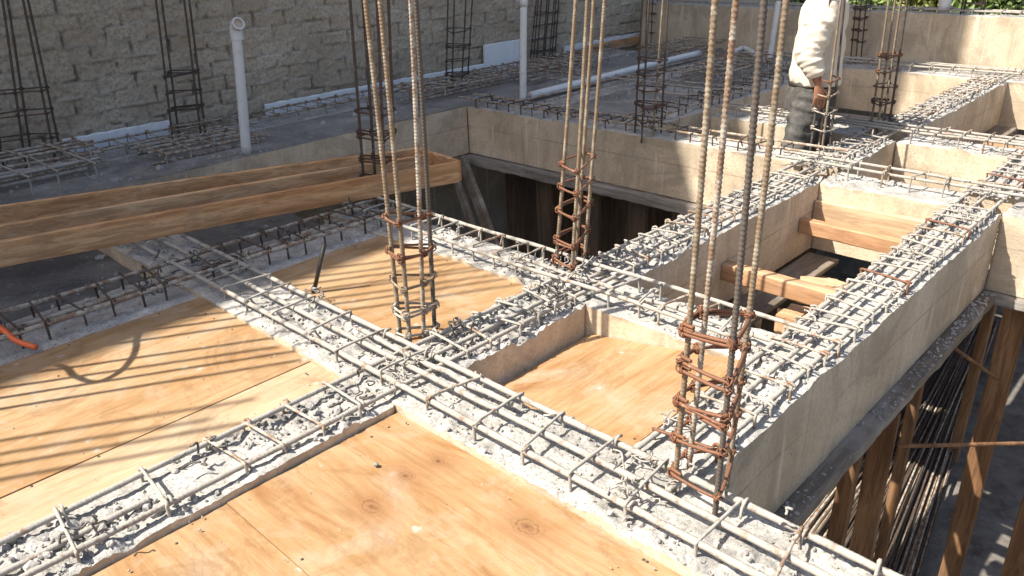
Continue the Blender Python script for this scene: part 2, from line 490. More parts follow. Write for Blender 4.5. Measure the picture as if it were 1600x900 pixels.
def m_ply(name, c0, c1, c2, along='Y', knots=()):
    """rotary peeled face: soft cloudy streaks, dust, scuffs, optional knots"""
    m, n, b = new_mat(name)
    src = n.nodes.new("ShaderNodeNewGeometry").outputs['Position']
    oi = n.nodes.new("ShaderNodeObjectInfo")
    ad = N(n, "ShaderNodeVectorMath", operation='ADD')
    n.links.new(src, ad.inputs[0]); n.links.new(math_(n, 'MULTIPLY', oi.outputs['Random'], 37.0), ad.inputs[1])
    def mapped(sc):
        mp = N(n, "ShaderNodeMapping"); mp.inputs['Scale'].default_value = sc
        n.links.new(ad.outputs[0], mp.inputs[0]); return mp.outputs[0]
    st = {'X': (0.3, 1, 1), 'Y': (1, 0.3, 1)}[along]; ft = {'X': (0.06, 1, 1), 'Y': (1, 0.06, 1)}[along]
    cloud = noise(n, mapped(st), 5.5, 8, 0.66, 2.2)
    big = noise(n, mapped(st), 1.7, 4, 0.5, 0.8)
    fine = noise(n, mapped(ft), 55, 5, 0.7, 0.4)
    sp = noise(n, ad.outputs[0], 60, 5, 0.7)
    f = math_(n, 'ADD', math_(n, 'MULTIPLY', cloud, 0.62), math_(n, 'MULTIPLY', big, 0.38))
    c = ramp(n, f, [(0.36, c0), (0.46, c1), (0.58, c2), (0.68, tuple(x * 1.12 for x in c2))])
    c = mix(n, ramp(n, fine, [(0.40, (0.30, 0.30, 0.30)), (0.52, (0, 0, 0))]), c, tuple(x * 0.7 for x in c0))
    dust = noise(n, ad.outputs[0], 4.5, 7, 0.7, 0.5)
    c = mix(n, ramp(n, dust, [(0.50, (0, 0, 0)), (0.68, (0.75, 0.75, 0.75))]), c, (0.37, 0.29, 0.205))
    st2 = noise(n, ad.outputs[0], 2.1, 8, 0.72, 0.9)
    c = mix(n, ramp(n, st2, [(0.55, (0, 0, 0)), (0.60, (0.35, 0.35, 0.35)), (0.66, (0.12, 0.12, 0.12))]), c, (0.16, 0.085, 0.035))
    grime = noise(n, mapped(st), 8, 6, 0.7, 1.0)
    c = mix(n, ramp(n, grime, [(0.60, (0, 0, 0)), (0.74, (0.6, 0.6, 0.6))]), c, (0.15, 0.095, 0.05))
    c = mix(n, ramp(n, sp, [(0.64, (0, 0, 0)), (0.72, (0.6, 0.6, 0.6))]), c, (0.45, 0.39, 0.31))
    vo = N(n, "ShaderNodeTexVoronoi"); vo.inputs["Scale"].default_value = 9; n.links.new(ad.outputs[0], vo.inputs["Vector"])
    spl = math_(n, "ADD", vo.outputs["Distance"], math_(n, "MULTIPLY", math_(n, "SUBTRACT", sp, 0.5), 0.35))
    gate = ramp(n, noise(n, ad.outputs[0], 2.6, 3), [(0.47, (0, 0, 0)), (0.53, (0.85, 0.85, 0.85))])
    c = mix(n, math_(n, "MULTIPLY", ramp(n, spl, [(0.07, (1, 1, 1)), (0.14, (0, 0, 0))]), gate), c, (0.40, 0.365, 0.31))
    c = mix(n, ramp(n, sp, [(0.27, (0.6, 0.6, 0.6)), (0.33, (0, 0, 0))]), c, (0.16, 0.10, 0.05))
    for i_, (kx, ky, s_) in enumerate(knots):
        sb = N(n, "ShaderNodeVectorMath", operation='SUBTRACT'); n.links.new(src, sb.inputs[0]); sb.inputs[1].default_value = (kx, ky, 0)
        mu = N(n, "ShaderNodeVectorMath", operation='MULTIPLY'); n.links.new(sb.outputs[0], mu.inputs[0]); mu.inputs[1].default_value = (0.68, 1, 0)
        ln = N(n, "ShaderNodeVectorMath", operation='LENGTH'); n.links.new(mu.outputs[0], ln.inputs[0])
        wob = math_(n, 'SUBTRACT', noise(n, src, 17 + 9 * i_, 4, 0.6), 0.5)
        d = math_(n, 'DIVIDE', math_(n, 'ADD', ln.outputs['Value'], math_(n, 'MULTIPLY', wob, 0.030)), s_)
        fine_w = math_(n, 'MULTIPLY', math_(n, 'SUBTRACT', noise(n, src, 160, 3), 0.5), 0.25)
        kc = ramp(n, math_(n, 'ADD', d, fine_w), [(0.0, (0.07, 0.03, 0.014)), (0.2, (0.17, 0.08, 0.035)), (0.42, (0.27, 0.15, 0.07)), (0.55, (0.15, 0.07, 0.03)), (0.64, (0.28, 0.165, 0.08)), (0.82, (0.20, 0.10, 0.045)), (0.92, (0.29, 0.165, 0.075))])
        k_in = ramp(n, d, [(0.55, (0.75, 0.75, 0.75)), (1.05, (0, 0, 0))])
        k_halo = ramp(n, math_(n, 'DIVIDE', d, 2.6), [(0.35, (0.55, 0.55, 0.55)), (1.0, (0, 0, 0))])
        c = mix(n, math_(n, 'MULTIPLY', k_halo, math_(n, 'ADD', cloud, 0.4)), c, (0.235, 0.108, 0.042))
        c = mix(n, k_in, c, kc)
    n.links.new(c, b.inputs['Base Color'])
    b.inputs['Roughness'].default_value = 0.7
    b.inputs['Specular IOR Level'].default_value = 0.2
    bump(n, math_(n, 'ADD', fine, sp), b, 0.2, 0.003)
    return m
PLY = ((0.235, 0.115, 0.045), (0.315, 0.188, 0.088), (0.37, 0.245, 0.135))
M_ply_front = m_ply("plywood with knots", *PLY, along='X', knots=((-1.55, 1.115, .030), (-1.53, 1.225, .026), (-1.515, 0.965, .038), (-1.135, 1.19, .040)))
M_ply_y = m_ply("plywood panel", *PLY, along='Y')
M_ply_pale = m_ply("pale plywood strip", (0.30, 0.19, 0.10), (0.38, 0.265, 0.16), (0.43, 0.32, 0.21), along='Y')
M_board = m_wood("grimy sawn pine", (0.43, 0.20, 0.085), (0.62, 0.345, 0.165), (0.72, 0.47, 0.27), along='Y', grain=9, dirt=0.6, dirtc=(0.23, 0.175, 0.12), yaw=math.radians(11.9))
M_batten = m_wood("reddish sawn pine", (0.34, 0.18, 0.09), (0.46, 0.275, 0.155), (0.54, 0.36, 0.225), along='X', grain=6, dirt=0.3)
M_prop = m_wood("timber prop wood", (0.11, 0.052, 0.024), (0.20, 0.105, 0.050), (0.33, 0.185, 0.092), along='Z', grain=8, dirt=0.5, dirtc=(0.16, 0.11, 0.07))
M_oldwood_y = m_wood("cement stained board", (0.13, 0.105, 0.08), (0.21, 0.175, 0.14), (0.31, 0.275, 0.23), along='Y', grain=6, dirt=0.7, dirtc=(0.33, 0.31, 0.28), bs=0.6)
M_oldwood_x = m_wood("cement stained board across", (0.17, 0.15, 0.13), (0.26, 0.235, 0.205), (0.36, 0.335, 0.3), along='X', grain=6, dirt=0.6, dirtc=(0.3, 0.29, 0.28), bs=0.6)
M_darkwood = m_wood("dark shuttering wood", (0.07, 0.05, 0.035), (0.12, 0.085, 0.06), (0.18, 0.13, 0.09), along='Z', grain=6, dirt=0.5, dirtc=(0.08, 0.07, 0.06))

def m_plain(name, col, rough=0.6, var=0.12, sc=20, bs=0.2, spec=0.3, dirt=None):
    m, n, b = new_mat(name)
    v = coords(n)
    f = noise(n, v, sc, 6, 0.65)
    c = ramp(n, f, [(0.3, tuple(x * (1 - var) for x in col)), (0.7, tuple(min(1, x * (1 + var)) for x in col))])
    if dirt:
        d = noise(n, v, sc * 2.2, 5, 0.7)
        c = mix(n, ramp(n, d, [(0.54, (0, 0, 0)), (0.66, (0.8, 0.8, 0.8))]), c, dirt)
    n.links.new(c, b.inputs['Base Color'])
    b.inputs['Roughness'].default_value = rough
    b.inputs['Specular IOR Level'].default_value = spec
    bump(n, f, b, bs, 0.004)
    return m

M_pvc = m_plain("white plastic pipe", (0.66, 0.66, 0.65), 0.4, 0.05, 8, 0.05, 0.5, dirt=(0.55, 0.53, 0.5))
M_pvc_in = m_plain("pipe bore", (0.55, 0.45, 0.36), 0.7)
M_foam = m_plain("white foam", (0.76, 0.77, 0.78), 0.9, 0.05, 60, 0.3, 0.2, dirt=(0.5, 0.49, 0.48))
M_hose = m_plain("orange hose plastic", (0.72, 0.13, 0.03), 0.4, 0.1, 30, 0.05, 0.5)
M_wire = m_plain("tie wire", (0.075, 0.068, 0.062), 0.55, 0.4, 60, 0.1, 0.5)
M_wire_cem = m_plain("cement covered tie wire", (0.33, 0.31, 0.28), 0.9, 0.4, 60, 0.1, 0.2)
M_iron = m_plain("black iron", (0.035, 0.032, 0.03), 0.5, 0.4, 40, 0.2, 0.5)
M_earth = m_plain("basement earth", (0.15, 0.135, 0.12), 0.95, 0.45, 5, 0.8, 0.1, dirt=(0.2, 0.185, 0.165))
M_ground = m_plain("dry ground", (0.20, 0.17, 0.10), 0.95, 0.3, 2, 0.6, 0.1)
M_yellow = m_plain("yellow plastic", (0.75, 0.45, 0.06), 0.45, 0.05)

# block wall material: colour per vertex "joint" says where mortar is squeezed out
M_wall, n, b = new_mat("grey block wall")
at = N(n, "ShaderNodeAttribute", attribute_name="joint")
v = coords(n)
f1 = noise(n, v, 1.6, 6, 0.6); f2 = noise(n, v, 45, 5, 0.7); f3 = noise(n, v, 170, 4, 0.7)
c = ramp(n, f1, [(0.3, (0.40, 0.32, 0.235)), (0.55, (0.53, 0.445, 0.34)), (0.75, (0.64, 0.555, 0.44))])
c = mix(n, ramp(n, f2, [(0.36, (0.8, 0.8, 0.8)), (0.54, (0, 0, 0))]), c, (0.28, 0.235, 0.185))
sep = N(n, "ShaderNodeSeparateColor"); n.links.new(at.outputs['Color'], sep.inputs[0])
c = mix(n, math_(n, 'MULTIPLY', sep.outputs[0], 0.7), c, (0.33, 0.31, 0.28))
c = mix(n, math_(n, 'MULTIPLY', sep.outputs[1], 0.35), c, (0.42, 0.30, 0.22))
n.links.new(c, b.inputs['Base Color'])
b.inputs['Roughness'].default_value = 0.95; b.inputs['Specular IOR Level'].default_value = 0.1
bump(n, math_(n, 'ADD', f2, f3), b, 0.9, 0.008)

# ================================================================== SETTING
def grid(mb, X, Y, Z, m=0):
    a, b_ = X.shape
    V = np.stack([X, Y, Z], -1).reshape(-1, 3)
    i = np.arange(a - 1)[:, None]; j = np.arange(b_ - 1)[None, :]
    Q = np.stack([i * b_ + j, (i + 1) * b_ + j, (i + 1) * b_ + j + 1, i * b_ + j + 1], -1).reshape(-1, 4)
    mb.add(V, Q, None, m)

# ground reaching the horizon, with the basement floor as a rough patch of it
mb = MB()
xs = np.concatenate([[-1500, -300, -60, -15], np.linspace(-8, 4, 60), [15, 60, 300, 1500]])
ys = np.concatenate([[-1500, -300, -60, -15], np.linspace(-4, 11, 70), [20, 60, 300, 1500]])
X, Y = np.meshgrid(xs, ys, indexing='ij')
Z = -3.07 + 0.05 * fbm(X, Y, 1.3, 3)
grid(mb, X, Y, Z)
tag(build("ground", mb, M_earth, origin=(0, 0, -3.05)), kind='structure')

# grassy bank rising beyond the building
mb = MB()
X, Y = np.meshgrid(np.linspace(-60, 60, 60), np.linspace(12, 120, 50), indexing='ij')
Z = -2.4 + (Y - 12) * 0.10 + 0.5 * fbm(X, Y, 0.15, 5)
grid(mb, X, Y, Z)
M_bank, n, b = new_mat("grassy bank")
v = coords(n)
c = ramp(n, noise(n, v, 1.1, 8, 0.65), [(0.35, (0.05, 0.075, 0.02)), (0.55, (0.10, 0.12, 0.035)), (0.7, (0.2, 0.18, 0.075))])
n.links.new(c, b.inputs['Base Color']); b.inputs['Roughness'].default_value = 0.95
tag(build("hill", mb, M_bank, origin=(0, 40, -2)), kind='structure')

# ---- neighbour's block wall
WX = -6.56
mb = MB()
step = 0.0125
yy = np.arange(0.6, 10.6, step); zz = np.arange(-0.12, 1.62, step)
Yg, Zg = np.meshgrid(yy, zz, indexing='ij')
BH, BL = 0.120, 0.31
wz = Zg + 0.012 * fbm(Yg, Zg, 2.0, 21, 3)
row = np.floor(wz / BH)
off = _hash(row, row * 0, 5) * 0.12 + (row % 2) * BL * 0.5
uu = (Yg + off + 0.018 * fbm(Yg, Zg, 6, 24, 2)) / BL
col = np.floor(uu)
dv = np.minimum(wz / BH - row, 1 - (wz / BH - row)) * BH
du = np.minimum(uu - col, 1 - (uu - col)) * BL
rough = fbm(Yg, Zg, 30, 31, 3)
bd = (_hash(row, col, 9) - 0.5) * 0.014
jn = fbm(Yg, Zg, 9, 41, 4)
jw = 0.0075 + 0.016 * fbm(Yg, Zg, 11, 43, 3)
jm = np.clip(1 - np.minimum(dv, du) / np.clip(jw, 0.003, 1), 0, 1)
jh = np.where(du < dv, -0.024 + 0.07 * jn, -0.003 + 0.062 * jn)
D = bd + 0.010 * rough + 0.006 * fbm(Yg, Zg, 70, 35, 2)
D = D * (1 - np.clip(jm * 1.6, 0, 1)) + jh * np.clip(jm * 1.6, 0, 1)
Xg = WX + D
grid(mb, Xg, Yg, Zg)
nfine = mb.n
# the rest of the tall wall: plain sheets, back and ends
def quad(mb, a, b_, c_, d_, m=0):
    mb.add([a, b_, c_, d_], [[0, 1, 2, 3]], None, m)
H1, H2, YS = 9.35, 9.4, 0.6
xb = WX - 0.16
def slab(y0, y1, z0, z1, x1):
    P = [(xb, y0, z0), (x1, y0, z0), (x1, y1, z0), (xb, y1, z0), (xb, y0, z1), (x1, y0, z1), (x1, y1, z1), (xb, y1, z1)]
    mb.add(P, [[0, 3, 2, 1], [4, 5, 6, 7], [0, 1, 5, 4], [1, 2, 6, 5], [2, 3, 7, 6], [3, 0, 4, 7]])
slab(-14, 0.6, -3.2, H1, WX + 0.004)
slab(0.605, 10.58, -3.2, H2, WX - 0.055)
slab(0.61, 10.575, 1.61, H2 - 0.01, WX + 0.003)
slab(10.585, 13.9, -3.2, 3.0, WX - 0.01)
slab(2.03, 4.2, H2 - 0.02, 11.6, WX - 0.002)  # unseen raised piece, added to cast the shadow edge on the far upstand
me = mb.mesh("block_wall", M_wall, (WX, 4, -2.7))
ca = me.color_attributes.new("joint", 'FLOAT_COLOR', 'POINT')
colr = np.zeros((len(me.vertices), 4), np.float32)
colr[:nfine, 0] = np.clip(jm * 1.4, 0, 1).ravel()
colr[:nfine, 1] = (_hash(row, col, 77) > 0.8).ravel() * _hash(row, col, 78).ravel()
colr[:, 3] = 1
ca.data.foreach_set("color", colr.ravel())
wall = link("block_wall", me, None, (WX, 4, -2.7))
tag(wall, "tall grey concrete block wall with rough mortar joints along the site", "wall")

# white foam joint strips at the wall's foot
def foam(y0, y1, z0, z1, t, label, seed):
    mb = MB()
    bevel_box(mb, (WX + 0.03 + t / 2, y0, (z0 + z1) / 2), (WX + 0.03 + t / 2, y1, (z0 + z1) / 2), t, z1 - z0, ch=0.004, segs=int((y1 - y0) / 0.05) + 2, wob=0.004, seed=seed)
    tag(build("foam_strip", mb, M_foam, smooth=False), label, "foam strip", "foam strips along the block wall")
foam(1.9, 2.72, -0.03, 0.085, 0.03, "speckled white foam strip left of the second wall column", 1)
foam(3.6, 6.35, -0.03, 0.07, 0.03, "long clean white foam strip ending in a taller piece", 2)
foam(6.36, 7.0, -0.03, 0.27, 0.035, "taller square white foam piece beside the upright pipe", 3)
foam(7.75, 10.4, 0.02, 0.10, 0.03, "white foam strip farthest along the wall above a plank", 4)

# ================================================================== CONCRETE BEAMS
ZB = -0.44
def top_z(x, y, base, amp):
    q_ = np.clip(0.55 + 2.6 * fbm(x, y, 3.1, 67, 3), 0.25, 1.35)
    amp = amp * q_
    return base + 0.012 * fbm(x, y, 4, 68, 2) * (amp > 0) + amp * (0.018 * fbm(x, y, 6, 61, 2) + 0.020 * fbm(x, y, 22, 62, 2, 0.7) + 0.013 * fbm(x, y, 70, 63, 2, 0.7))

def beam_rect(mb, x0, x1, y0, y1, res, base=0.0, amp=1.0, zb=ZB, ragged=1.0):
    nx = max(4, int((x1 - x0) / res)); ny = max(4, int((y1 - y0) / res))
    X, Y = np.meshgrid(np.linspace(x0, x1, nx + 1), np.linspace(y0, y1, ny + 1), indexing='ij')
    Z = top_z(X, Y, base, amp)
    ex = np.minimum(X - x0, x1 - X); ey = np.minimum(Y - y0, y1 - Y)
    e = np.minimum(ex, ey)
    Z = Z - ragged * np.clip(1 - e / 0.03, 0, 1) ** 2 * (0.003 + 0.020 * np.clip(fbm(X, Y, 5, 66, 2) - 0.05, 0, 1))
    Xn = X.copy(); Yn = Y.copy()
    ed = fbm(X, Y, 18, 71, 3) * 0.006
    Xn[0, :] += ed[0, :]; Xn[-1, :] += ed[-1, :]; Yn[:, 0] += ed[:, 0]; Yn[:, -1] += ed[:, -1]
    grid(mb, Xn, Yn, Z, 0)
    # skirt
    P = np.concatenate([np.stack([Xn[:, 0], Yn[:, 0], Z[:, 0]], -1), np.stack([Xn[-1, 1:], Yn[-1, 1:], Z[-1, 1:]], -1),
                        np.stack([Xn[-2::-1, -1], Yn[-2::-1, -1], Z[-2::-1, -1]], -1), np.stack([Xn[0, -2:0:-1], Yn[0, -2:0:-1], Z[0, -2:0:-1]], -1)])
    k = len(P)
    sx = np.clip(P[:, 0], x0, x1); sy = np.clip(P[:, 1], y0, y1)
    depth = [0, 0.02, 0.05, 0.1, 0.18, 0.28, 0.36, None]
    rows = []
    for di in depth:
        if di == 0: rows.append(P); continue
        z = np.minimum(P[:, 2] - 0.004, -di) if di is not None else np.full(k, zb)
        z = np.maximum(z, zb)
        fr = 0.6 if di == 0.02 else 1.0
        bx = P[:, 0] * (1 - fr) + sx * fr; by = P[:, 1] * (1 - fr) + sy * fr
        wv = 0.003 * fbm(sx + sy, z, 5, 81, 3)
        onx = (np.abs(sx - x0) < 1e-6) | (np.abs(sx - x1) < 1e-6)
        rows.append(np.stack([bx + np.where(onx, wv, 0), by + np.where(~onx, wv, 0), z], -1))
    V = np.concatenate(rows)
    i = np.arange(len(rows) - 1)[:, None]; j = np.arange(k)[None, :]; j2 = (j + 1) % k
    Q = np.stack([i * k + j, (i + 1) * k + j, (i + 1) * k + j2, i * k + j2], -1).reshape(-1, 4)
    mb.add(V, Q, None, 1)
    mb.add([(x0, y0, zb + .001), (x1, y0, zb + .001), (x1, y1, zb + .001), (x0, y1, zb + .001)], [[0, 3, 2, 1]], None, 1)

def stirrup(mb, c, axis, half, ztop, zlow, rng, r=0.0048, hook=True):
    """U-shaped tie over the long bars; axis = direction of the beam (0 = x, 1 = y)"""
    sk = rng.uniform(-0.02, 0.02)
    p = []
    e = 0.012
    for (s, z) in ((-1, zlow), (-1, ztop - e), (-1 + e / half, ztop), (1 - e / half, ztop), (1, ztop - e), (1, zlow)):
        a = s * half; t = s * sk + rng.uniform(-.002, .002)
        zz_ = z + rng.uniform(-.004, .004)
        p.append((c[0] + t, c[1] + a, zz_) if axis == 0 else (c[0] + a, c[1] + t, zz_))
    coated(mb, smooth_path(p, 4), r, 6, int(rng.randint(1e5)), 0.5, step=0.008)
    if hook:
        s = rng.choice([-1, 1]); k = 0.02
        q = []
        for (da, dz, dt) in ((0.01, 0.0, 0.012), (-0.012, 0.007, 0.014), (-0.022, -0.012, 0.012), (-0.035, -0.035, 0.016)):
            a = s * (half + da * 1.0); t = s * sk + dt
            q.append((c[0] + t, c[1] + a, ztop + dz) if axis == 0 else (c[0] + a, c[1] + t, ztop + dz))
        coated(mb, smooth_path(q, 4), r * 0.9, 6, int(rng.randint(1e5)), 0.5, step=0.008)

def tangle(mb, c, k, rad, rng, r=0.0022, flat=0.5):
    """curls of leftover tie wire"""
    for _ in range(k):
        p0 = np.array(c) + rng.uniform(-1, 1, 3) * (rad, rad, rad * flat)
        pts = [p0]
        d = rng.normal(size=3)
        for __ in range(rng.randint(3, 6)):
            d = d * 0.4 + rng.normal(size=3) * (1, 1, 0.7)
            pts.append(pts[-1] + d / (np.linalg.norm(d) + 1e-6) * min(rad, 0.055) * rng.uniform(0.2, 0.5))
        pts = np.array(pts); pts[:, 2] = np.maximum(pts[:, 2], c[2] - 0.02)
        tube(mb, smooth_path(pts, 4), r * rng.uniform(0.9, 1.8), 5)

BEAMS = {}
def beam(key, label, rects, axis, bars, stirs, half, seed, res=0.011, base=-0.012, amp=1.0, dens=900, big=0.3, ztop=0.047,
         bar_r=0.0086, mat_bar=None, mat_st=None, crumb_zone=None, ties=(), tie_c=3, st_c=None, size=(0.003, 0.010), ribs=0.0):
    rng = np.random.RandomState(seed)
    mb = MB()
    for (x0, x1, y0, y1) in rects:
        beam_rect(mb, x0, x1, y0, y1, res, base, amp)
    o = build("concrete_beam", mb, [M_crust, M_face])
    tag(o, label, "concrete beam", "concrete beams of the waffle slab")
    BEAMS[key] = o
    # loose crumbs and pebbles left on top
    cm = MB()
    P = []; sz = []
    for (x0, x1, y0, y1) in rects:
        k = int((x1 - x0) * (y1 - y0) * dens)
        x = rng.uniform(x0 + .008, x1 - .008, k); y = rng.uniform(y0 + .008, y1 - .008, k)
        keep = fbm(x, y, 3.1, 67, 3) + 0.4 * fbm(x, y, 9, 91, 2) > rng.uniform(-0.3, 0.3, k)
        x, y = x[keep], y[keep]; k = len(x)
        s = size[0] + (size[1] - size[0]) * rng.power(0.45, k)
        s = np.where(rng.rand(k) < big * 0.12, s * 1.7, s)
        P.append(np.stack([x, y, top_z(x, y, base, amp) + s * 0.35], -1)); sz.append(s)
    if dens:
        crumbs(cm, np.concatenate(P), np.concatenate(sz), rng)
        tag(build("concrete_crumbs", cm, M_crumb, o, smooth=False), kind='stuff')
    for i, (a, b_, c_, *rr) in enumerate(bars):
        # bar: from a to b along the axis, at offset c across
        mb = MB()
        zc = rr[0] if rr else ztop - 0.012
        kk = 9
        t = np.linspace(a, b_, kk)
        w1 = rng.uniform(-.004, .004, kk); w2 = rng.uniform(-.004, .004, kk)
        pts = np.stack([t, c_ + w1, zc + w2], -1) if axis == 0 else np.stack([c_ + w1, t, zc + w2], -1)
        coated(mb, smooth_path(pts, 6), rr[1] if len(rr) > 1 else bar_r, 8, seed * 7 + i, 0.26, step=0.0035 if ribs else 0.012, ribs=ribs)
        build("rebar", mb, mat_bar or M_bar_cem, o)
    for s in stirs:
        mb = MB()
        cc = st_c
        c0 = (s, cc) if axis == 0 else (cc, s)
        stirrup(mb, c0, axis, half * rng.uniform(0.94, 1.05), ztop + rng.uniform(-.004, .008), base - 0.03, rng)
        u_ = rng.rand(); mm = mat_st or (M_bar_cem if u_ < 0.68 else (M_bar_mid if u_ < 0.84 or seed != 13 else M_rust))
        build("stirrup", mb, mm, o)
    if ties:
        mb = MB()
        for (x, y, k, r_) in ties:
            tangle(mb, (x, y, 0.03), k, r_, rng)
        tag(build("tie_wire", mb, [M_wire, M_wire_cem][seed % 2], o), kind='stuff')
    return o

def sp(a, b_, d, rng, j=0.2):
    n_ = max(1, int(round(abs(b_ - a) / d)))
    return [a + (b_ - a) * (i + 0.5) / n_ + rng.uniform(-j, j) * d for i in range(n_)]
rg = np.random.RandomState(3)

# beams along x carry on through the crossings, beams along y are cast between them
B1 = (1.315, 1.615); B2 = (2.325, 2.595); B4 = (5.78, 6.08); B5 = (8.62, 8.92)
beam("B1", "pale beam with three long bars crossing the whole foreground to the lower right corner", [(-4.75, 0.9, *B1)], 0,
     [(-4.7, 0.9, 1.365), (-4.6, 0.9, 1.468), (-3.9, 0.9, 1.572), (-2.3, -1.5, 1.52, 0.03)],
     [-4.4, -4.15, -3.2, -3.05, -2.88, -2.68, -2.42, -2.22, -1.97, -1.71, -1.51, -1.32, -1.13, -0.95, -0.73, -0.55, -0.36, -0.17, 0.05, 0.25, 0.5],
     0.108, 11, res=0.009, st_c=1.468, ztop=0.042, dens=1900, size=(.002, .009), ribs=0.10, bar_r=0.0098,
     ties=[(-1.98, 1.47, 12, .07), (-1.0, 1.44, 20, .07), (-2.72, 1.6, 8, .04), (-3.3, 1.5, 14, .09), (-1.9, 1.36, 8, .05), (-0.95, 1.56, 8, .05), (-1.3, 1.55, 3, .04), (-1.7, 1.55, 3, .04), (-0.6, 1.55, 3, .04)])
beam("A1", "lumpy beam running from the lower left corner up to the worker's column", [(-2.11, -1.84, -0.8, 1.312), (-2.11, -1.84, 1.618, 2.322), (-2.11, -1.84, 2.598, 4.60), (-2.11, -1.84, 4.903, 5.777), (-2.11, -1.84, 6.083, 8.617)], 1,
     [(-0.8, 5.0, -2.065), (-0.8, 4.9, -1.885), (-0.8, 0.55, -1.965, 0.0), (1.5, 9, -1.96, 0.015), (4.8, 9, -2.06), (4.8, 9, -1.89)],
     [-.4, -.15, .12, .34, .57, .785, .91, 1.05, 1.20, 1.68, 1.80, 1.93, 2.05, 2.18, 2.28] + sp(2.65, 4.55, 0.115, rg) + sp(4.95, 5.7, 0.11, rg) + sp(6.2, 8.6, 0.12, rg),
     0.105, 12, res=0.0105, st_c=-1.975, ztop=0.031, ribs=0.10, dens=2300, big=0.9, size=(0.004, 0.014),
     ties=[(-2.0, 1.75, 14, .07), (-1.98, 2.3, 14, .07), (-1.92, 2.2, 10, .05), (-2.0, 0.75, 6, .05), (-1.95, 1.25, 10, .06), (-2.0, 2.66, 10, .07), (-1.97, 3.3, 6, .06), (-1.97, 4.2, 10, .08), (-2.0, 4.7, 16, .09), (-1.9, .4, 4, .05), (-1.97, 3.8, 6, .06)])
beam("A2", "tall right hand beam whose shaded brown side drops to a stained ledge", [(-1.115, -0.868, 1.618, 2.322), (-1.115, -0.868, 2.322, 4.55), (-1.115, -0.868, 4.853, 5.777), (-1.115, -0.868, 6.083, 8.617)], 1,
     [(1.5, 9, -1.075), (1.5, 9, -0.905), (1.7, 8, -0.99, 0.02)],
     [1.72, 1.83, 1.95, 2.06, 2.18, 2.34, 2.45, 2.56, 2.68, 2.79, 2.9, 3.02, 3.14] + sp(3.2, 4.5, 0.115, rg) + sp(4.9, 5.7, 0.12, rg) + sp(6.2, 8, 0.13, rg),
     0.10, 13, res=0.0105, st_c=-0.99, ztop=0.031, ribs=0.10, dens=2300, big=0.9, size=(0.004, 0.014),
     ties=[(-1.07, 1.75, 10, .05), (-0.95, 2.0, 8, .05), (-1.0, 2.6, 8, .06), (-0.95, 3.1, 8, .06), (-1.0, 3.6, 10, .07), (-1.0, 4.2, 12, .08), (-1.0, 4.6, 12, .09)])
beam("A0", "shaded beam crossing the left side in front of the long timber frame", [(-3.62, -3.22, -0.8, 1.312), (-3.62, -3.22, 1.618, 2.322)], 1,
     [(-0.8, 2.6, -3.57), (-0.8, 2.6, -3.31), (-0.8, 2.6, -3.45, 0.0)],
     [-.3, 0.0, .2, .38, .5, .63, .74, .86, 1.0, 1.12, 1.22, 1.45, 1.6, 1.72, 1.83, 1.93, 2.05, 2.16, 2.27, 2.4], 0.135, 14, res=0.013, st_c=-3.44, dens=700,
     base=-0.03, amp=0.5, bar_r=0.010, mat_st=M_bar_dark, mat_bar=M_bar_mid, size=(.003, .008),
     ties=[(-3.4, 1.2, 18, .08), (-3.35, 1.5, 16, .09), (-3.5, 1.4, 14, .1), (-3.4, .6, 6, .06), (-3.4, 1.9, 8, .06), (-3.45, 2.4, 12, .08)])
beam("B2", "sunlit narrow beam along the near edge of the dark opening", [(-3.75, -1.118, *B2)], 0,
     [(-3.7, -1.0, 2.565, 0.05), (-3.3, -1.1, 2.36), (-2.4, -1.0, 2.46, 0.02)],
     [-3.6, -3.4, -3.2, -3.0, -2.86, -2.7, -2.55, -2.4, -2.28, -1.75, -1.62, -1.5, -1.38, -1.26], 0.10, 15, st_c=2.46, dens=1300, ribs=0.10, ztop=0.055, base=-0.02,
     ties=[(-2.3, 2.42, 14, .05), (-2.85, 2.5, 8, .04), (-2.1, 2.5, 18, .08), (-1.95, 2.45, 12, .07), (-1.2, 2.4, 8, .05), (-1.6, 2.45, 5, .05)])
beam("B3", "beam with a deep face half in shade behind the dark opening", [(-5.25, -2.113, 4.88, 5.16)], 0,
     [(-5.4, -1.9, 4.93, 0.045), (-5.4, -1.9, 5.10, 0.045)],
     sp(-5.2, -3.5, 0.13, rg) + sp(-3.2, -2.2, 0.16, rg), 0.10, 16, res=0.014, st_c=5.01, dens=500, base=-0.015, amp=0.5, mat_st=M_bar_dark, mat_bar=M_bar_mid, size=(.004, .009),
     ties=[(x, 5.03, 4, .05) for x in np.arange(-5.1, -3.5, 0.16)] + [(-3.37, 4.98, 16, .1), (-3.1, 5.0, 12, .09)])
beam("B3R", "sunlit cross beam closing the opening with three loose battens", [(-1.838, -1.118, 4.55, 4.85), (-.866, 0.9, 4.55, 4.85)], 0,
     [(-2.2, 0.9, 4.80, 0.06), (-2.2, 0.9, 4.70, 0.055)],
     [-1.72, -1.53, -1.35, -1.2, -0.7, -.5, -.3, 0, .3, .6], 0.075, 17, res=0.014, st_c=4.74, dens=500, base=-0.02, amp=0.6, ztop=0.07, mat_bar=M_bar_cem, size=(.004, .009),
     ties=[(-1.95, 4.75, 24, .12), (-1.85, 4.85, 14, .09), (-1.0, 4.7, 16, .1)])
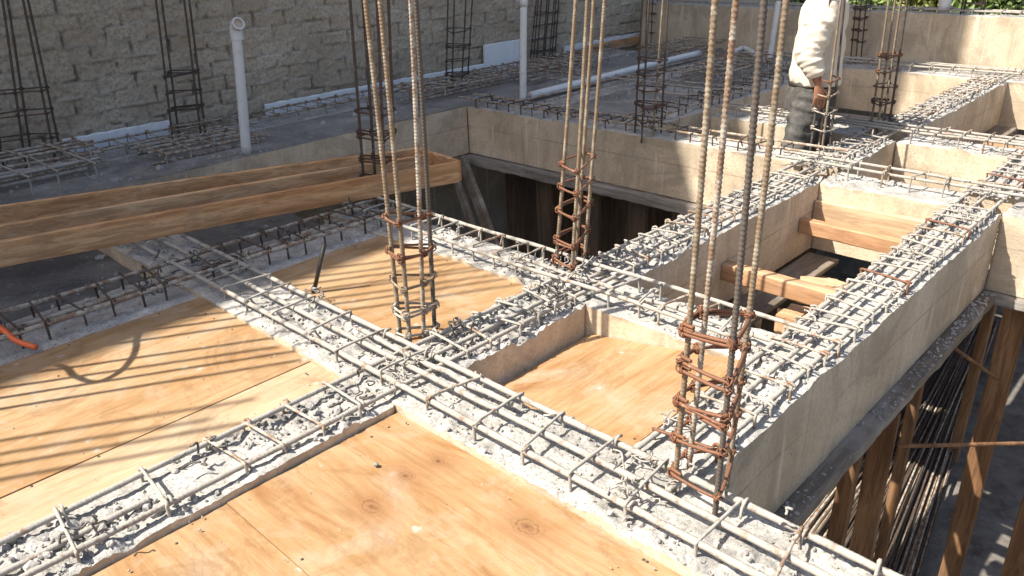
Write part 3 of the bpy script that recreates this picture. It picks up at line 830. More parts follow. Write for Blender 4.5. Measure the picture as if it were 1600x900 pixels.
beam("B4", "cross beam with bundled long bars and dark bar shadows on its sunlit face", [(-3.3, -2.113, *B4), (-1.838, -1.118, *B4), (-.866, 0.9, *B4)], 0,
     [(-3.3, 0.9, 5.85, 0.05), (-3.3, 0.9, 5.92, 0.05), (-3.3, 0.9, 6.02, 0.05)],
     sp(-3.2, -2.2, .16, rg) + [-1.75, -1.6, -1.45, -1.3, -1.18, -.6, -.3, .1, .4], 0.12, 18, res=0.016, st_c=5.93, dens=500, base=-0.02, amp=0.6, ztop=0.06, size=(.004, .010),
     ties=[(-2.0, 6.0, 20, .12), (-1.5, 5.95, 6, .06), (-2.05, 6.2, 16, .1), (-2.5, 5.95, 10, .1)])
beam("B5", "far cross beam in front of the raised concrete upstand", [(-4.6, 0.9, *B5)], 0,
     [(-4.6, 0.9, 8.68, 0.05), (-4.6, 0.9, 8.86, 0.06), (-4.6, .9, 8.8, 0.06)],
     sp(-4.5, 0.6, 0.2, rg), 0.11, 19, res=0.02, st_c=8.77, dens=500, base=-0.015, amp=0.7, ztop=0.06, size=(.005, .013),
     ties=[(-3.4, 8.9, 10, .1), (-2.6, 8.8, 6, .07), (-1.9, 8.8, 10, .12)])
beam("AW", "beam along the foot of the block wall carrying a run of exposed stirrups", [(-6.45, -6.0, -0.8, 8.62)], 1,
     [(-0.5, 8.6, -6.36, 0.05), (-.5, 8.6, -6.08, 0.05), (-.5, 8.6, -6.22, 0.02)],
     sp(0.3, 8.5, 0.16, rg), 0.15, 20, res=0.02, st_c=-6.22, dens=350, base=-0.02, amp=0.5, ztop=0.06, mat_bar=M_bar_mid, mat_st=M_bar_mid, size=(.004, .010),
     ties=[(-6.2, y, 3, .06) for y in np.arange(1.2, 8.4, 0.5)])
beam("AM", "shaded beam with rows of dark stirrups between the two grey slab fields", [(-4.85, -4.55, 5.18, 8.61), (-3.75, -3.42, 5.18, 8.61)], 1,
     [(5.2, 8.6, -4.8, .045), (5.2, 8.6, -4.6, .045), (5.2, 8.6, -3.7, .045), (5.2, 8.6, -3.48, .045)],
     sp(5.3, 8.5, 0.17, rg), 0.11, 21, res=0.02, st_c=-3.585, dens=400, base=-0.01, amp=0.6, ztop=0.06, mat_bar=M_bar_mid, mat_st=M_bar_dark, size=(.004, .011),
     ties=[(-3.6, y, 8, .1) for y in np.arange(5.3, 8.4, 0.3)])
beam("BM", "shaded cross beam with a straight run of stirrups behind the lying pipe", [(-5.98, -4.87, 6.42, 6.7), (-4.53, -3.77, 6.42, 6.7)], 0,
     [(-6, -3.4, 6.47, .05), (-6, -3.4, 6.65, .05)], sp(-5.9, -3.5, 0.17, rg), 0.10, 22, res=0.02, st_c=6.56, dens=350, base=-.01, amp=.5, ztop=.065, mat_bar=M_bar_cem, mat_st=M_bar_mid, size=(.004, .009),
     ties=[(x, 6.56, 3, .06) for x in np.arange(-5.8, -3.5, 0.4)])

# tucked-in grey concrete fields
def field(name, x0, x1, y0, y1, z, zb, label, res=0.03, mat=None, amp=0.006):
    mb = MB()
    nx = max(3, int((x1 - x0) / res)); ny = max(3, int((y1 - y0) / res))
    X, Y = np.meshgrid(np.linspace(x0, x1, nx), np.linspace(y0, y1, ny), indexing='ij')
    Z = z + amp * fbm(X, Y, 3, 101, 4)
    grid(mb, X, Y, Z, 0)
    P = [(x0, y0), (x1, y0), (x1, y1), (x0, y1)]
    for i in range(4):
        (a, b_), (c_, d_) = P[i], P[(i + 1) % 4]
        quad(mb, (a, b_, zb), (c_, d_, zb), (c_, d_, z - .002), (a, b_, z - .002), 1)
    quad(mb, (x0, y0, zb), (x0, y1, zb), (x1, y1, zb), (x1, y0, zb), 1)
    return build(name, mb, [mat or M_floor, M_face], smooth=True)

def slabf(*a, **k):
    lab = a[-1]
    o = field("concrete_slab", *a, **k)
    tag(o, lab, "concrete slab", "poured concrete fields")
    x0, x1, y0, y1, z = a[:5]
    rs = np.random.RandomState(int(abs(x0 * 100 + y0 * 10)) + 1)
    k = int((x1 - x0) * (y1 - y0) * 420)
    x = rs.uniform(x0 + .02, x1 - .02, k); y = rs.uniform(y0 + .02, y1 - .02, k)
    kp = fbm(x, y, 2.2, 55, 4) > rs.uniform(-.1, .5, k)
    x, y = x[kp], y[kp]
    cm = MB(); crumbs(cm, np.stack([x, y, np.full(len(x), z + .001)], -1), 0.003 + 0.013 * rs.power(.4, len(x)) + 0.022 * (rs.rand(len(x)) < .04), rs)
    if len(x): tag(build("concrete_crumbs", cm, M_crumb, o, smooth=False), kind='stuff')
M_slab_shade = m_face("shade darkened concrete", (0.09, 0.088, 0.085), (0.135, 0.13, 0.125), (0.19, 0.185, 0.175), (0.07, 0.068, 0.065))  # darker grey puts the deep shade under the timber trough into the colour
slabf(-5.98, -5.25, -0.8, 4.872, -0.012, ZB, "shaded grey slab strip behind the long timber frame, its side facing the dark opening")
slabf(-5.245, -3.625, -0.8, 1.31, -0.10, ZB, "sunken dark grey slab under the left end of the timber frame", mat=M_slab_shade)
slabf(-5.245, -3.625, 1.62, 2.32, -0.10, ZB, "sunken dark slab beneath the middle of the timber frame", mat=M_slab_shade)
slabf(-5.98, -4.865, 4.9, 6.41, -0.02, ZB, "smooth grey slab field around the upright white pipe")
slabf(-4.54, -3.76, 5.17, 6.41, -0.02, ZB, "grey slab field in front of the shaded stirrup run, right of the lying pipe")
slabf(-5.98, -4.865, 6.71, 8.61, -0.02, ZB, "far grey slab field next to the block wall")
slabf(-4.54, -3.76, 6.71, 8.61, -0.02, ZB, "far grey slab field right of the lying pipe's end")
slabf(-5.98, -1.0, 8.93, 9.18, -0.02, ZB, "narrow strip of slab at the foot of the far upstand")

# raised upstand at the far edge of the deck
mb = MB()
beam_rect(mb, -6.4, 1.2, 9.2, 9.45, 0.02, 0.50, 0.5, zb=-0.5)
o = build("concrete_upstand", mb, [M_crust, M_face])
tag(o, "raised concrete upstand wall at the far edge, half shaded and half sunlit", "upstand wall")
rgu = np.random.RandomState(4)
for x in (9.25, 9.39):
    mb = MB(); coated(mb, seg((-6.2, x, 0.535), (1.2, x, 0.535), 12), .01, 6, 3)
    build("rebar", mb, M_bar_cem, o)
for x in sp(-4.5, 1.0, 0.22, rgu):
    mb = MB(); stirrup(mb, (x, 9.32), 0, .09, .55, .47, rgu)
    build("stirrup", mb, M_bar_cem, o)

# basement walls closing the space below, added to keep the opening dark
def deepwall(x0, x1, y0, y1, z0, z1, label, mat=None):
    mb = MB()
    P = [(x0, y0, z0), (x1, y0, z0), (x1, y1, z0), (x0, y1, z0), (x0, y0, z1), (x1, y0, z1), (x1, y1, z1), (x0, y1, z1)]
    mb.add(P, [[0, 3, 2, 1], [4, 5, 6, 7], [0, 1, 5, 4], [1, 2, 6, 5], [2, 3, 7, 6], [3, 0, 4, 7]])
    tag(build("basement_wall", mb, mat or M_floor, smooth=False), label, "basement wall", "basement walls")
deepwall(-6.4, -6.2, -3, 10.6, -3.15, ZB - .01, "unlit basement wall under the block wall side")
deepwall(-6.2, 1.5, 10.4, 10.6, -3.15, -.51, "unlit basement wall below the far upstand")

# ================================================================== FORMWORK
def ply(x0, x1, y0, y1, z, mat, label, tilt=(0, 0), t=0.016, res=0.05, amp=0.004, seed=0, skew=0.0):
    mb = MB()
    nx = max(3, int((x1 - x0) / res)); ny = max(3, int((y1 - y0) / res))
    X, Y = np.meshgrid(np.linspace(0, 1, nx), np.linspace(0, 1, ny), indexing='ij')
    Z = z + amp * fbm(X * 2 + seed, Y * 2, 1.0, 111 + seed, 3) + tilt[0] * (X - .5) + tilt[1] * (Y - .5)
    Xw = x0 + (x1 - x0) * X + skew * (Y - .5) * (X > 0.5)
    Yw = y0 + (y1 - y0) * Y
    grid(mb, Xw, Yw, Z)
    P = np.concatenate([np.stack([Xw[:, 0], Yw[:, 0], Z[:, 0]], -1), np.stack([Xw[-1, 1:], Yw[-1, 1:], Z[-1, 1:]], -1),
                        np.stack([Xw[-2::-1, -1], Yw[-2::-1, -1], Z[-2::-1, -1]], -1), np.stack([Xw[0, -2:0:-1], Yw[0, -2:0:-1], Z[0, -2:0:-1]], -1)])
    k = len(P)
    V = np.vstack([P, P - (0, 0, t)])
    j = np.arange(k); j2 = (j + 1) % k
    mb.add(V, np.stack([j, j + k, j2 + k, j2], -1))
    o = build("plywood_sheet", mb, mat)
    rn = np.random.RandomState(int(abs(x0 * 31 + y0 * 17) * 10) + 2)
    for q in range(10):
        u_ = rn.uniform(.06, .94); side = q % 4
        a_, b_ = ((u_, .03), (u_, .97), (.03, u_), (.97, u_))[side]
        X_ = x0 + (x1 - x0) * a_; Y_ = y0 + (y1 - y0) * b_
        nz = np.interp(0, [0, 1], [z + 0.0, z]) + tilt[0] * (a_ - .5) + tilt[1] * (b_ - .5) + float(amp * fbm(np.array([a_ * 2 + seed]), np.array([b_ * 2]), 1.0, 111 + seed, 3)[0])
        nm = MB(); tube(nm, np.array([(X_, Y_, nz - .004), (X_, Y_, nz + .0012), (X_, Y_, nz + .0022)]), np.array([.0038, .0042, .003]), 8)
        build("nail", nm, M_iron, o)
    tag(o, label, "plywood sheet", "plywood sheets lining the coffers")
    return o
ply(-1.832, -0.2, 0.703, 1.312, -0.035, M_ply_front, "front plywood sheet with four ringed knots filling the bottom of the view")
ply(-1.832, -0.2, -0.7, 0.701, -0.0345, M_ply_front, "nearest plywood sheet, below the seam of the knotted front one", seed=3)
ply(-3.215, -2.3425, -0.75, 1.312, -0.03, M_ply_y, "orange plywood sheet at left, striped by thin bar shadows", seed=1)
ply(-2.3405, -2.114, -0.75, 1.312, -0.0315, M_ply_pale, "pale narrow plywood strip between the left sheet and the lumpy beam", seed=2, skew=0)
ply(-3.215, -2.115, 1.62, 2.322, -0.03, M_ply_y, "half shaded plywood sheet between the two left column cages", seed=4)
ply(-1.81, -1.12, 1.62, 2.318, -0.078, M_ply_y, "sunken plywood sheet left of the front right column cage", tilt=(0.125, 0.0), seed=5)
# coffer floor under the sunken sheet
# long timber frame (three rails and an end board)
def rail(P0, P1, w_, h_, parent, mat, name, seed, segs=24):
    mb = MB()
    bevel_box(mb, P0, P1, w_, h_, ch=0.004, segs=segs, wob=0.0010, seed=seed, warp=0.008)
    return build(name, mb, mat, parent, smooth=False)
e = empty("timber_trough", (-3.7, 1.2, 0.07))
tag(e, "long grimy timber frame of three planks on edge lying across the left beams", "timber frame")
zt = 0.175
dfr = np.array([0.25, 1.0, 0.0])
def on_rail(px, py, z): return on_z(px, py, z)
f1p = on_rail(715, 252, zt); f0p = on_rail(0, 378, zt); f0p = f0p + (f0p - f1p) * 0.35
m1p = on_rail(668, 241, zt); m0p = on_rail(0, 353, zt); m0p = m0p + (m0p - m1p) * 0.35
b1p = on_rail(652, 231, zt); b0p = on_rail(0, 323, zt); b0p = b0p + (b0p - b1p) * 0.35
hh = 0.125
for (p0, p1, sd_, h_) in ((f0p, f1p, 1, hh), (m0p, m1p, 2, hh * 0.95), (b0p, b1p, 3, hh)):
    dz = np.array([0, 0, h_ / 2])
    rail(p0 - dz, p1 - dz, 0.028, h_, e, M_board, "plank", sd_)
u = (f1p - b1p)
mb = MB()
bevel_box(mb, b1p + u * 0.02 - (0, -0.016, hh / 2), f1p - u * 0.02 - (0, -0.016, hh / 2), 0.026, hh, ch=0.004, segs=6, wob=0.002, seed=4)
build("end_board", mb, M_board, e, smooth=False)

# battens lying across the open coffer
M_palewood = m_wood('pale sawn pine', (0.42, 0.27, 0.15), (0.53, 0.37, 0.225), (0.60, 0.45, 0.295), along='X', grain=6, dirt=0.3)
def batten(P0, P1, w_, h_, label, mat=M_batten, seed=0, cat="timber batten", group="loose timbers in the open coffer", name="timber_batten", up=(0, 0, 1), segs=8):
    mb = MB()
    bevel_box(mb, P0, P1, w_, h_, up=up, ch=0.005, segs=segs, wob=0.002, seed=seed, warp=0.002)
    o = build(name, mb, mat, smooth=False)
    tag(o, label, cat, group)
    return o
batten((-1.835, 3.47, -0.235), (-1.122, 3.44, -0.225), 0.07, 0.09, "square reddish batten spanning the open coffer, nearer one with bar shadows", seed=1)
batten((-1.835, 4.36, -0.235), (-1.122, 4.30, -0.225), 0.06, 0.085, "reddish batten spanning the open coffer behind the shadow striped one", seed=2)
batten((-1.835, 4.525, -0.20), (-1.122, 4.525, -0.195), 0.035, 0.15, "pale board on edge against the sunlit cross beam in the open coffer", M_palewood, seed=3)
# lower joists and boards in the coffer
batten((-1.735, 2.95, -0.475), (-1.735, 4.5, -0.465), 0.19, 0.03, "stained wide board along the left bottom edge of the open coffer", M_oldwood_y, 4)
batten((-1.62, 3.93, -0.43), (-1.45, 4.02, -0.43), 0.10, 0.09, "pale block tucked under the far batten, left one", M_palewood, seed=5)
batten((-1.60, 4.06, -0.50), (-1.12, 4.02, -0.50), 0.085, 0.085, "low pale joist across the coffer below the far batten", M_palewood, seed=7)
batten((-1.45, 3.98, -0.41), (-1.20, 3.93, -0.41), 0.12, 0.05, "cement smeared pale board end under the far batten, right one", M_palewood, seed=12)
batten((-1.52, 3.58, -0.43), (-1.40, 3.60, -0.43), 0.08, 0.085, "short low block just beyond the near batten, in sunlight", M_batten, 6)
batten((-1.44, 3.30, -0.33), (-1.34, 3.30, -0.33), 0.09, 0.09, "rounded block end hanging just under the near batten", M_batten, 14)
batten((-1.36, 3.0, -0.56), (-1.36, 4.5, -0.55), 0.07, 0.08, "stained long joist under the middle of the open coffer", M_oldwood_y, 8)
batten((-1.835, 2.72, -0.52), (-1.122, 2.70, -0.52), 0.10, 0.08, "low joist hidden close to the near rim of the open coffer", seed=9)
batten((-1.70, 3.12, -0.45), (-1.38, 3.06, -0.45), 0.09, 0.085, "low pale joist just in front of the near batten", M_palewood, seed=10)
batten((-1.60, 2.86, -0.44), (-1.42, 2.84, -0.44), 0.08, 0.08, "low pale block beside the near rim of the open coffer", M_palewood, seed=15)
batten((-1.835, 4.30, -0.55), (-1.122, 4.26, -0.55), 0.09, 0.08, "low pale joist deep under the far batten, closest to the cross beam", M_palewood, seed=16)
batten((-1.50, 3.75, -0.52), (-1.122, 3.73, -0.52), 0.10, 0.04, "low pale board piece at the right between the two battens", M_palewood, seed=17)
batten((-1.20, 2.7, -0.58), (-1.20, 4.5, -0.58), 0.15, 0.03, "stained board along the right bottom edge of the open coffer", M_oldwood_y, 11)

# bottom shutter boards of the tall right beam and the cross beams
def ledge(P0, P1, w_, h_, label, mat, seed, segs=40):
    mb = MB()
    bevel_box(mb, P0, P1, w_, h_, ch=0.006, segs=segs, wob=0.005, seed=seed, warp=0.003)
    tag(build("shutter_board", mb, mat, smooth=False), label, "shutter board", "shutter boards under the beams")
ledge((-0.93, 1.70, ZB - 0.03), (-0.93, 4.54, ZB - 0.03), 0.27, 0.05, "stained shutter board forming the ledge below the tall right beam", M_oldwood_y, 1)
ledge((-0.86, 4.62, ZB - 0.03), (0.9, 4.62, ZB - 0.03), 0.25, 0.05, "shutter board under the beam at the right edge of the view", M_oldwood_x, 2)
ledge((-5.24, 4.92, ZB - 0.05), (-2.12, 4.92, ZB - 0.05), 0.22, 0.08, "long grey shutter board under the deep shaded beam of the opening", M_oldwood_x, 3)
ledge((-5.35, 2.5, ZB - 0.05), (-5.35, 4.8, ZB - 0.05), 0.22, 0.08, "shutter board under the slab edge at the left of the opening", M_oldwood_y, 4)

cm = MB()
rgl = np.random.RandomState(12)
k = 420
x = rgl.uniform(-.862, -.80, k); y = rgl.uniform(1.75, 4.5, k)
kp = fbm(x * 4, y * 4, 1, 33, 3) > rgl.uniform(-.4, .3, k)
x, y = x[kp], y[kp]
crumbs(cm, np.stack([x, y, np.full(len(x), ZB - .004)], -1), rgl.uniform(.003, .012, len(x)), rgl)
tag(build("concrete_crumbs", cm, M_crumb, smooth=False), "concrete crumbs lying on the ledge below the tall right beam", "concrete crumbs", kind='stuff')
# props in the dark
def prop(P0, P1, a, b_, label, seed, mat=M_prop, group="timber props under the deck"):
    mb = MB()
    bevel_box(mb, P0, P1, a, b_, up=(0, 1, 0.05), ch=0.004, segs=10, wob=0.003, seed=seed, warp=0.01)
    tag(build("timber_prop", mb, mat, smooth=False), label, "timber prop", group)
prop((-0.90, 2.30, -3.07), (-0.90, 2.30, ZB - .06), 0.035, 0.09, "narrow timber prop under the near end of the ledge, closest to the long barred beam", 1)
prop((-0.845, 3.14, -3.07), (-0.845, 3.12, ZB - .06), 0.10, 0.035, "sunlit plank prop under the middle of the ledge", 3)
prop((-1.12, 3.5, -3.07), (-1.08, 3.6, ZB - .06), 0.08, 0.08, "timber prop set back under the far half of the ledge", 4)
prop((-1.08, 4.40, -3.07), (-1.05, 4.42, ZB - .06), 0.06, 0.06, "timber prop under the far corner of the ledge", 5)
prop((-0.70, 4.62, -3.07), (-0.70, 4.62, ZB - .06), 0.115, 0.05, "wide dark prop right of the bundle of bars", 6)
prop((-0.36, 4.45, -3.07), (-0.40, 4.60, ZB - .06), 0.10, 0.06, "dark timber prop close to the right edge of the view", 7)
prop((-1.25, 6.9, -3.07), (-1.25, 6.9, ZB - .06), 0.08, 0.08, "prop far back above the end of the bar bundle", 10)
rgp = np.random.RandomState(8)
dl = ["grey plank prop leaning near the end of the timber frame", "second grey plank prop leaning beside the timber frame's end", "dark upright plank in the opening, left of centre", "dark upright plank in the middle of the opening",
      "dark upright plank behind the rusty column", "brown upright plank right of the rusty column", "narrow dark plank at the right end of the opening", "last dark plank beside the lumpy beam in the opening"]
for i, (x, y, lean, wd) in enumerate([(-4.98, 4.62, .0, .12), (-4.85, 4.45, .0, .09), (-4.4, 4.95, 0, .16), (-3.9, 4.97, 0, .18), (-3.4, 4.95, 0, .16), (-2.95, 4.9, 0.02, .2), (-2.62, 4.92, .0, .1), (-2.4, 4.86, .06, .12)]):
    top = np.array((x, y, ZB - .1))
    bot = np.array((x + lean, y - 0.02, -3.07))
    if i < 2:
        top = ray(*((722, 250), (706, 262))[i]); top = top * (4.72 / top[1]) + (0, 0, CAM_H)
        bot = ray(*((768, 375), (742, 372))[i]); bot = bot * (4.35 / bot[1]) + (0, 0, CAM_H)
        bot = bot + (bot - top) * 1.6
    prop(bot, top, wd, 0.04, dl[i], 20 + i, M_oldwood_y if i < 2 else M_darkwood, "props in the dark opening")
# shuttering sheets seen at the back of the opening
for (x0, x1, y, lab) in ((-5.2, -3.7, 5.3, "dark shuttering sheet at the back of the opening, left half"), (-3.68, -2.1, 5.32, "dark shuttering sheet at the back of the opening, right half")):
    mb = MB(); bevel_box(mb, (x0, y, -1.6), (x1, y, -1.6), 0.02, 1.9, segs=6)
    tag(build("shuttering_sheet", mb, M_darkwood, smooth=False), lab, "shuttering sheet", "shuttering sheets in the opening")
# rods bracing the props
def rod(P0, P1, r, label, mat):
    mb = MB(); tube(mb, seg(P0, P1, 6), r, 7)
    tag(build("brace_rod", mb, mat), label, "brace rod", "brace rods between the props")
pA = ray(1402, 697); pB = ray(1640, 692)
P0 = pA * (3.2 / pA[1]) + (0, 0, CAM_H); P1 = pB * (3.9 / pB[1]) + (0, 0, CAM_H)
rod(P0, P1, 0.010, "level orange brown rod across the props at lower right", M_prop)
pA = ray(1483, 538); pB = ray(1558, 592)
P0 = pA * (3.9 / pA[1]) + (0, 0, CAM_H); P1 = pB * (4.4 / pB[1]) + (0, 0, CAM_H)
rod(P0, P1, 0.010, "slanting orange brown rod below the ledge's far end", M_prop)

# bundle of bars on the basement floor
rgb_ = np.random.RandomState(5)
for i in range(170):
    t0 = rgb_.uniform(-1, 1); t1 = np.clip(t0 + rgb_.normal(0, 0.12), -1, 1)
    lay = abs(rgb_.normal(0, 0.035)) + 0.05 * (1 - t0 * t0)
    y0 = 4.2 + rgb_.uniform(-.35, .35); y1 = 9.0 + rgb_.uniform(-.25, .15)
    y0 += .45; y1 += .75
    P = [(-1.36 + .46 * t0, y0, -3.0 + lay), (-1.60 + .30 * (t0 + t1) / 2 + rgb_.normal(0, .012), (y0 + y1) / 2, -3.0 + lay + rgb_.uniform(0, .02)), (-1.86 + .22 * t1, y1, -3.0 + lay)]
    mb = MB(); tube(mb, smooth_path(P, 8), 0.0085, 6)
    o = build("loose_rebar", mb, [M_bar_dark, M_bar_mid, M_bar_dark][i % 3])
    tag(o, "thin bar in the long bundle on the basement floor", "loose rebar", "bars bundled on the basement floor")

# ================================================================== COLUMN CAGES
def cage(label, bars, hoops, hoop_r=0.0048, bar_r=0.0077, mats=None, hoop_mats=None, ztop=2.3, seed=0, rib=True, zbase=-0.06, ties=3, step=0.003, pad=0.017, wire=True, dbl=True):
    """bars: list of ((base px), (top px) [, ribbed]) measured at slab level and at the top of the view"""
    rng = np.random.RandomState(seed)
    pts = []
    for b_ in bars:
        (bx, by), (tx, ty) = b_[0], b_[1]
        p0 = on_z(bx, by, 0.0)
        if p0[0] < -6.42:
            d_ = ray(bx, by); xx = -6.42 + 0.06 * (len(pts) % 2)
            p0 = d_ * (xx / d_[0]) + (0, 0, CAM_H)
            p0[2] = 0.0
        if len(b_) > 3 and b_[3] is not None: p0 = np.array([*b_[3], 0.0])
        p1 = near_vertical(tx, ty, p0[0], p0[1])
        pts.append((p0, p1))
    c0 = np.mean([p[0] for p in pts], 0)
    e_ = empty("column_cage", (c0[0], c0[1], 0.0))
    tag(e_, label, "rebar cage", "column reinforcement cages")
    dirs = []
    for i, ((p0, p1), b_) in enumerate(zip(pts, bars)):
        d = (p1 - p0) / (p1[2] - p0[2])
        dirs.append((p0, d))
        mb = MB()
        a = p0 + d * zbase; z = p0 + d * (ztop + rng.uniform(-.1, .1))
        if rib and (len(b_) < 3 or b_[2] != 'plain'):
            ribbed(mb, a, z, bar_r, n=10, step=step, bend=0.004)
        else:
            coated(mb, seg(a, z, 40), bar_r * 0.97, 8, seed + i, 0.06, step=0.02)
        mt = mats[i % len(mats)]
        build("rebar", mb, mt, e_)
    hoops = [(h, k) for k, h in enumerate(hoops)] + [(h - rng.uniform(.007, .014), k) for k, h in enumerate(hoops) if rng.rand() < 0.4 and dbl]
    for h, k in hoops:
        corners = np.array([p0 + d * h for p0, d in dirs])
        cen = corners.mean(0)
        ang = np.arctan2(corners[:, 1] - cen[1], corners[:, 0] - cen[0])
        cs = corners[np.argsort(ang)]
        off_ = cs - cen
        cs = cen + off_ * (1 + pad / np.maximum(np.linalg.norm(off_[:, :2], axis=1), 0.02))[:, None]
        cs[:, 2] = h + rng.uniform(-.012, .012, len(cs))
        mb = MB()
        path = []
        m_ = len(cs)
        for i in range(m_ + 1):
            p = cs[i % m_]; pp = cs[(i - 1) % m_]; pn = cs[(i + 1) % m_]
            path += [p + (pp - p) * 0.13, p + (pn - p) * 0.13] if i < m_ else [p + (pp - p) * 0.13 + (0, 0, .012), p + (pn - p) * 0.25 + (0, 0, .014)]
        path = np.array(path)
        coated(mb, smooth_path(path, 3), hoop_r, 6, seed * 11 + k, 0.25, step=0.008)
        hm = hoop_mats[min(k, len(hoop_mats) - 1)]
        h_o = build("stirrup", mb, hm, e_)
        if wire:
            for p in cs:
                mb = MB()
                for _ in range(ties):
                    c_ = p + (cen - p) * 0.08
                    r_ = 0.013
                    th = np.linspace(0, 6.0, 9)
                    nrm = rng.normal(size=3); nrm /= np.linalg.norm(nrm)
                    a1 = np.cross(nrm, (0.3, 0.5, 0.8)); a1 /= np.linalg.norm(a1); a2 = np.cross(nrm, a1)
                    q = c_ + r_ * (np.cos(th)[:, None] * a1 + np.sin(th)[:, None] * a2) * np.linspace(0.9, 1.25, 9)[:, None]
                    tube(mb, q, 0.0021, 5)
                build("tie_wire", mb, hm, h_o)
    return e_

T4 = [M_bar_tan, M_bar_mid, M_bar_grey, M_bar_tan]
cage("front right column cage of four bars with five rusty hoops", [((1053, 765), (1118, 0)), ((1075, 740), (1150, 0)), ((1117, 800), (1195, 0)), ((1138, 735), (1229, 0))],
     [.50, .396, .291, .181, .055], mats=T4, hoop_mats=[M_rust, M_rust, M_rust, M_rust, M_rust], seed=1, ties=4, ztop=2.0)
cage("left foreground column cage standing on the crossing between the plywood sheets", [((625, 523), (570, 0)), ((640, 532), (593, 0)), ((662, 524), (641, 0)), ((679, 515), (649, 0))],
     [.48, .347, .225, .116, .02], mats=[M_bar_tan, M_bar_tan, M_bar_mid, M_bar_grey], hoop_mats=[M_rust, M_rust, M_bar_tan, M_bar_mid, M_bar_cem], seed=2, ties=4, bar_r=0.0085)
cage("central rusty column cage at the corner of the dark opening", [((868, 420), (899, 0)), ((893, 432), (917, 0)), ((913, 405), (944, 0)), ((900, 398), (927, 0))],
     [.485, .385, .28, .15, .05], mats=[M_bar_tan], hoop_mats=[M_rust], seed=3, ties=4, bar_r=0.0085, step=0.004)
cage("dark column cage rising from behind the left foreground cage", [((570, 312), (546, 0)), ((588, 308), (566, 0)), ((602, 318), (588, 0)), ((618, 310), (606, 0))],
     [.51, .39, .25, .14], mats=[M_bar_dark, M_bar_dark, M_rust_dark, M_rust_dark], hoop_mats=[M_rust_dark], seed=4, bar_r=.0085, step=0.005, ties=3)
cage("column cage gripped by the worker, rusty above and cement grey below", [((1267, 228), (1296, 0)), ((1284, 236), (1313, 0)), ((1297, 228), (1319, 0)), ((1280, 221), (1306, 0))],
     [.46, .35, .24, .12], mats=[M_bar_grey, M_bar_tan, M_bar_dark, M_bar_mid], hoop_mats=[M_rust, M_bar_mid, M_bar_cem, M_bar_cem], seed=5, step=0.006, ties=3)
cage("column cage with four pale bars and dark lower hoops right of the worker", [((1361, 195), (1388, 0)), ((1371, 200), (1398, 0)), ((1380, 192), (1407, 0)), ((1389, 196), (1417, 0))],
     [.51, .40, .29, .18], mats=[M_bar_tan, M_bar_tan, M_bar_tan, M_bar_dark], hoop_mats=[M_rust, M_rust, M_rust_dark], seed=6, step=0.006, ties=3, bar_r=0.008)
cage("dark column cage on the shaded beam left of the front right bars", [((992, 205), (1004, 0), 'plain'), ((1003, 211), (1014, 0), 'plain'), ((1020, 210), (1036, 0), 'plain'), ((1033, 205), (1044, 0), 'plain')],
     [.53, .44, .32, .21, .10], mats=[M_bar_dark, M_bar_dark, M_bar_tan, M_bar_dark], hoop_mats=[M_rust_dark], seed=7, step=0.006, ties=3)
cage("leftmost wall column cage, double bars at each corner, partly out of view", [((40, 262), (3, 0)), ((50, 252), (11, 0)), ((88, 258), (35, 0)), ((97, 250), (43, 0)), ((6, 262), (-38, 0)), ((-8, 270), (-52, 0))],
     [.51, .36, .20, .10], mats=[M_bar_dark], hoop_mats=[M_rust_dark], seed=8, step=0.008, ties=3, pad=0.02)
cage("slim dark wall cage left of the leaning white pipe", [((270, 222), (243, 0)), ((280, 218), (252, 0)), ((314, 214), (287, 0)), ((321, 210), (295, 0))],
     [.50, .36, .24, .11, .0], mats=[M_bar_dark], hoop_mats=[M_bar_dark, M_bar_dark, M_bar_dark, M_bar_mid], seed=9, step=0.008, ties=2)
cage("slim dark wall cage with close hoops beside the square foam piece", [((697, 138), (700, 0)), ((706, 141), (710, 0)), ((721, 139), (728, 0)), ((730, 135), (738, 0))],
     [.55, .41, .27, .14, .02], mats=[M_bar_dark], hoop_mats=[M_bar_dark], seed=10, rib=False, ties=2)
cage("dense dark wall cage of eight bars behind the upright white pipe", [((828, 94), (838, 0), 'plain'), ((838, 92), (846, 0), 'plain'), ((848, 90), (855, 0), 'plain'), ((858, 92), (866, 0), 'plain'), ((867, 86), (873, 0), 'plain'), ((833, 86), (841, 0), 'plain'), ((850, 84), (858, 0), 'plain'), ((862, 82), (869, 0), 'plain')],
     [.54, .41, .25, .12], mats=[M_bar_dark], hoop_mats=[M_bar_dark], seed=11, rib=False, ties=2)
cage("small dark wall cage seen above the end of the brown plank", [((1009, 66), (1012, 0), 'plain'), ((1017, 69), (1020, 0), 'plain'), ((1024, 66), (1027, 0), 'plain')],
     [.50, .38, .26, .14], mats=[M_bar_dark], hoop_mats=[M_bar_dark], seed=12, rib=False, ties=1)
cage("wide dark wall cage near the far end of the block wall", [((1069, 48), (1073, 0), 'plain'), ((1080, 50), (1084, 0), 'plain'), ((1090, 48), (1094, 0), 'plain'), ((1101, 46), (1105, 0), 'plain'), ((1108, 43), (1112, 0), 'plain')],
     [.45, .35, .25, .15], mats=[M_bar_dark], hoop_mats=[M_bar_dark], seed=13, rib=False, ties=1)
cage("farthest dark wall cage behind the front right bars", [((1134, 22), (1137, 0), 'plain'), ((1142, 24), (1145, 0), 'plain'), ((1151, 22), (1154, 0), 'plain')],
     [.2, .1], mats=[M_bar_dark], hoop_mats=[M_bar_dark], seed=14, rib=False, ties=1, ztop=1.8)
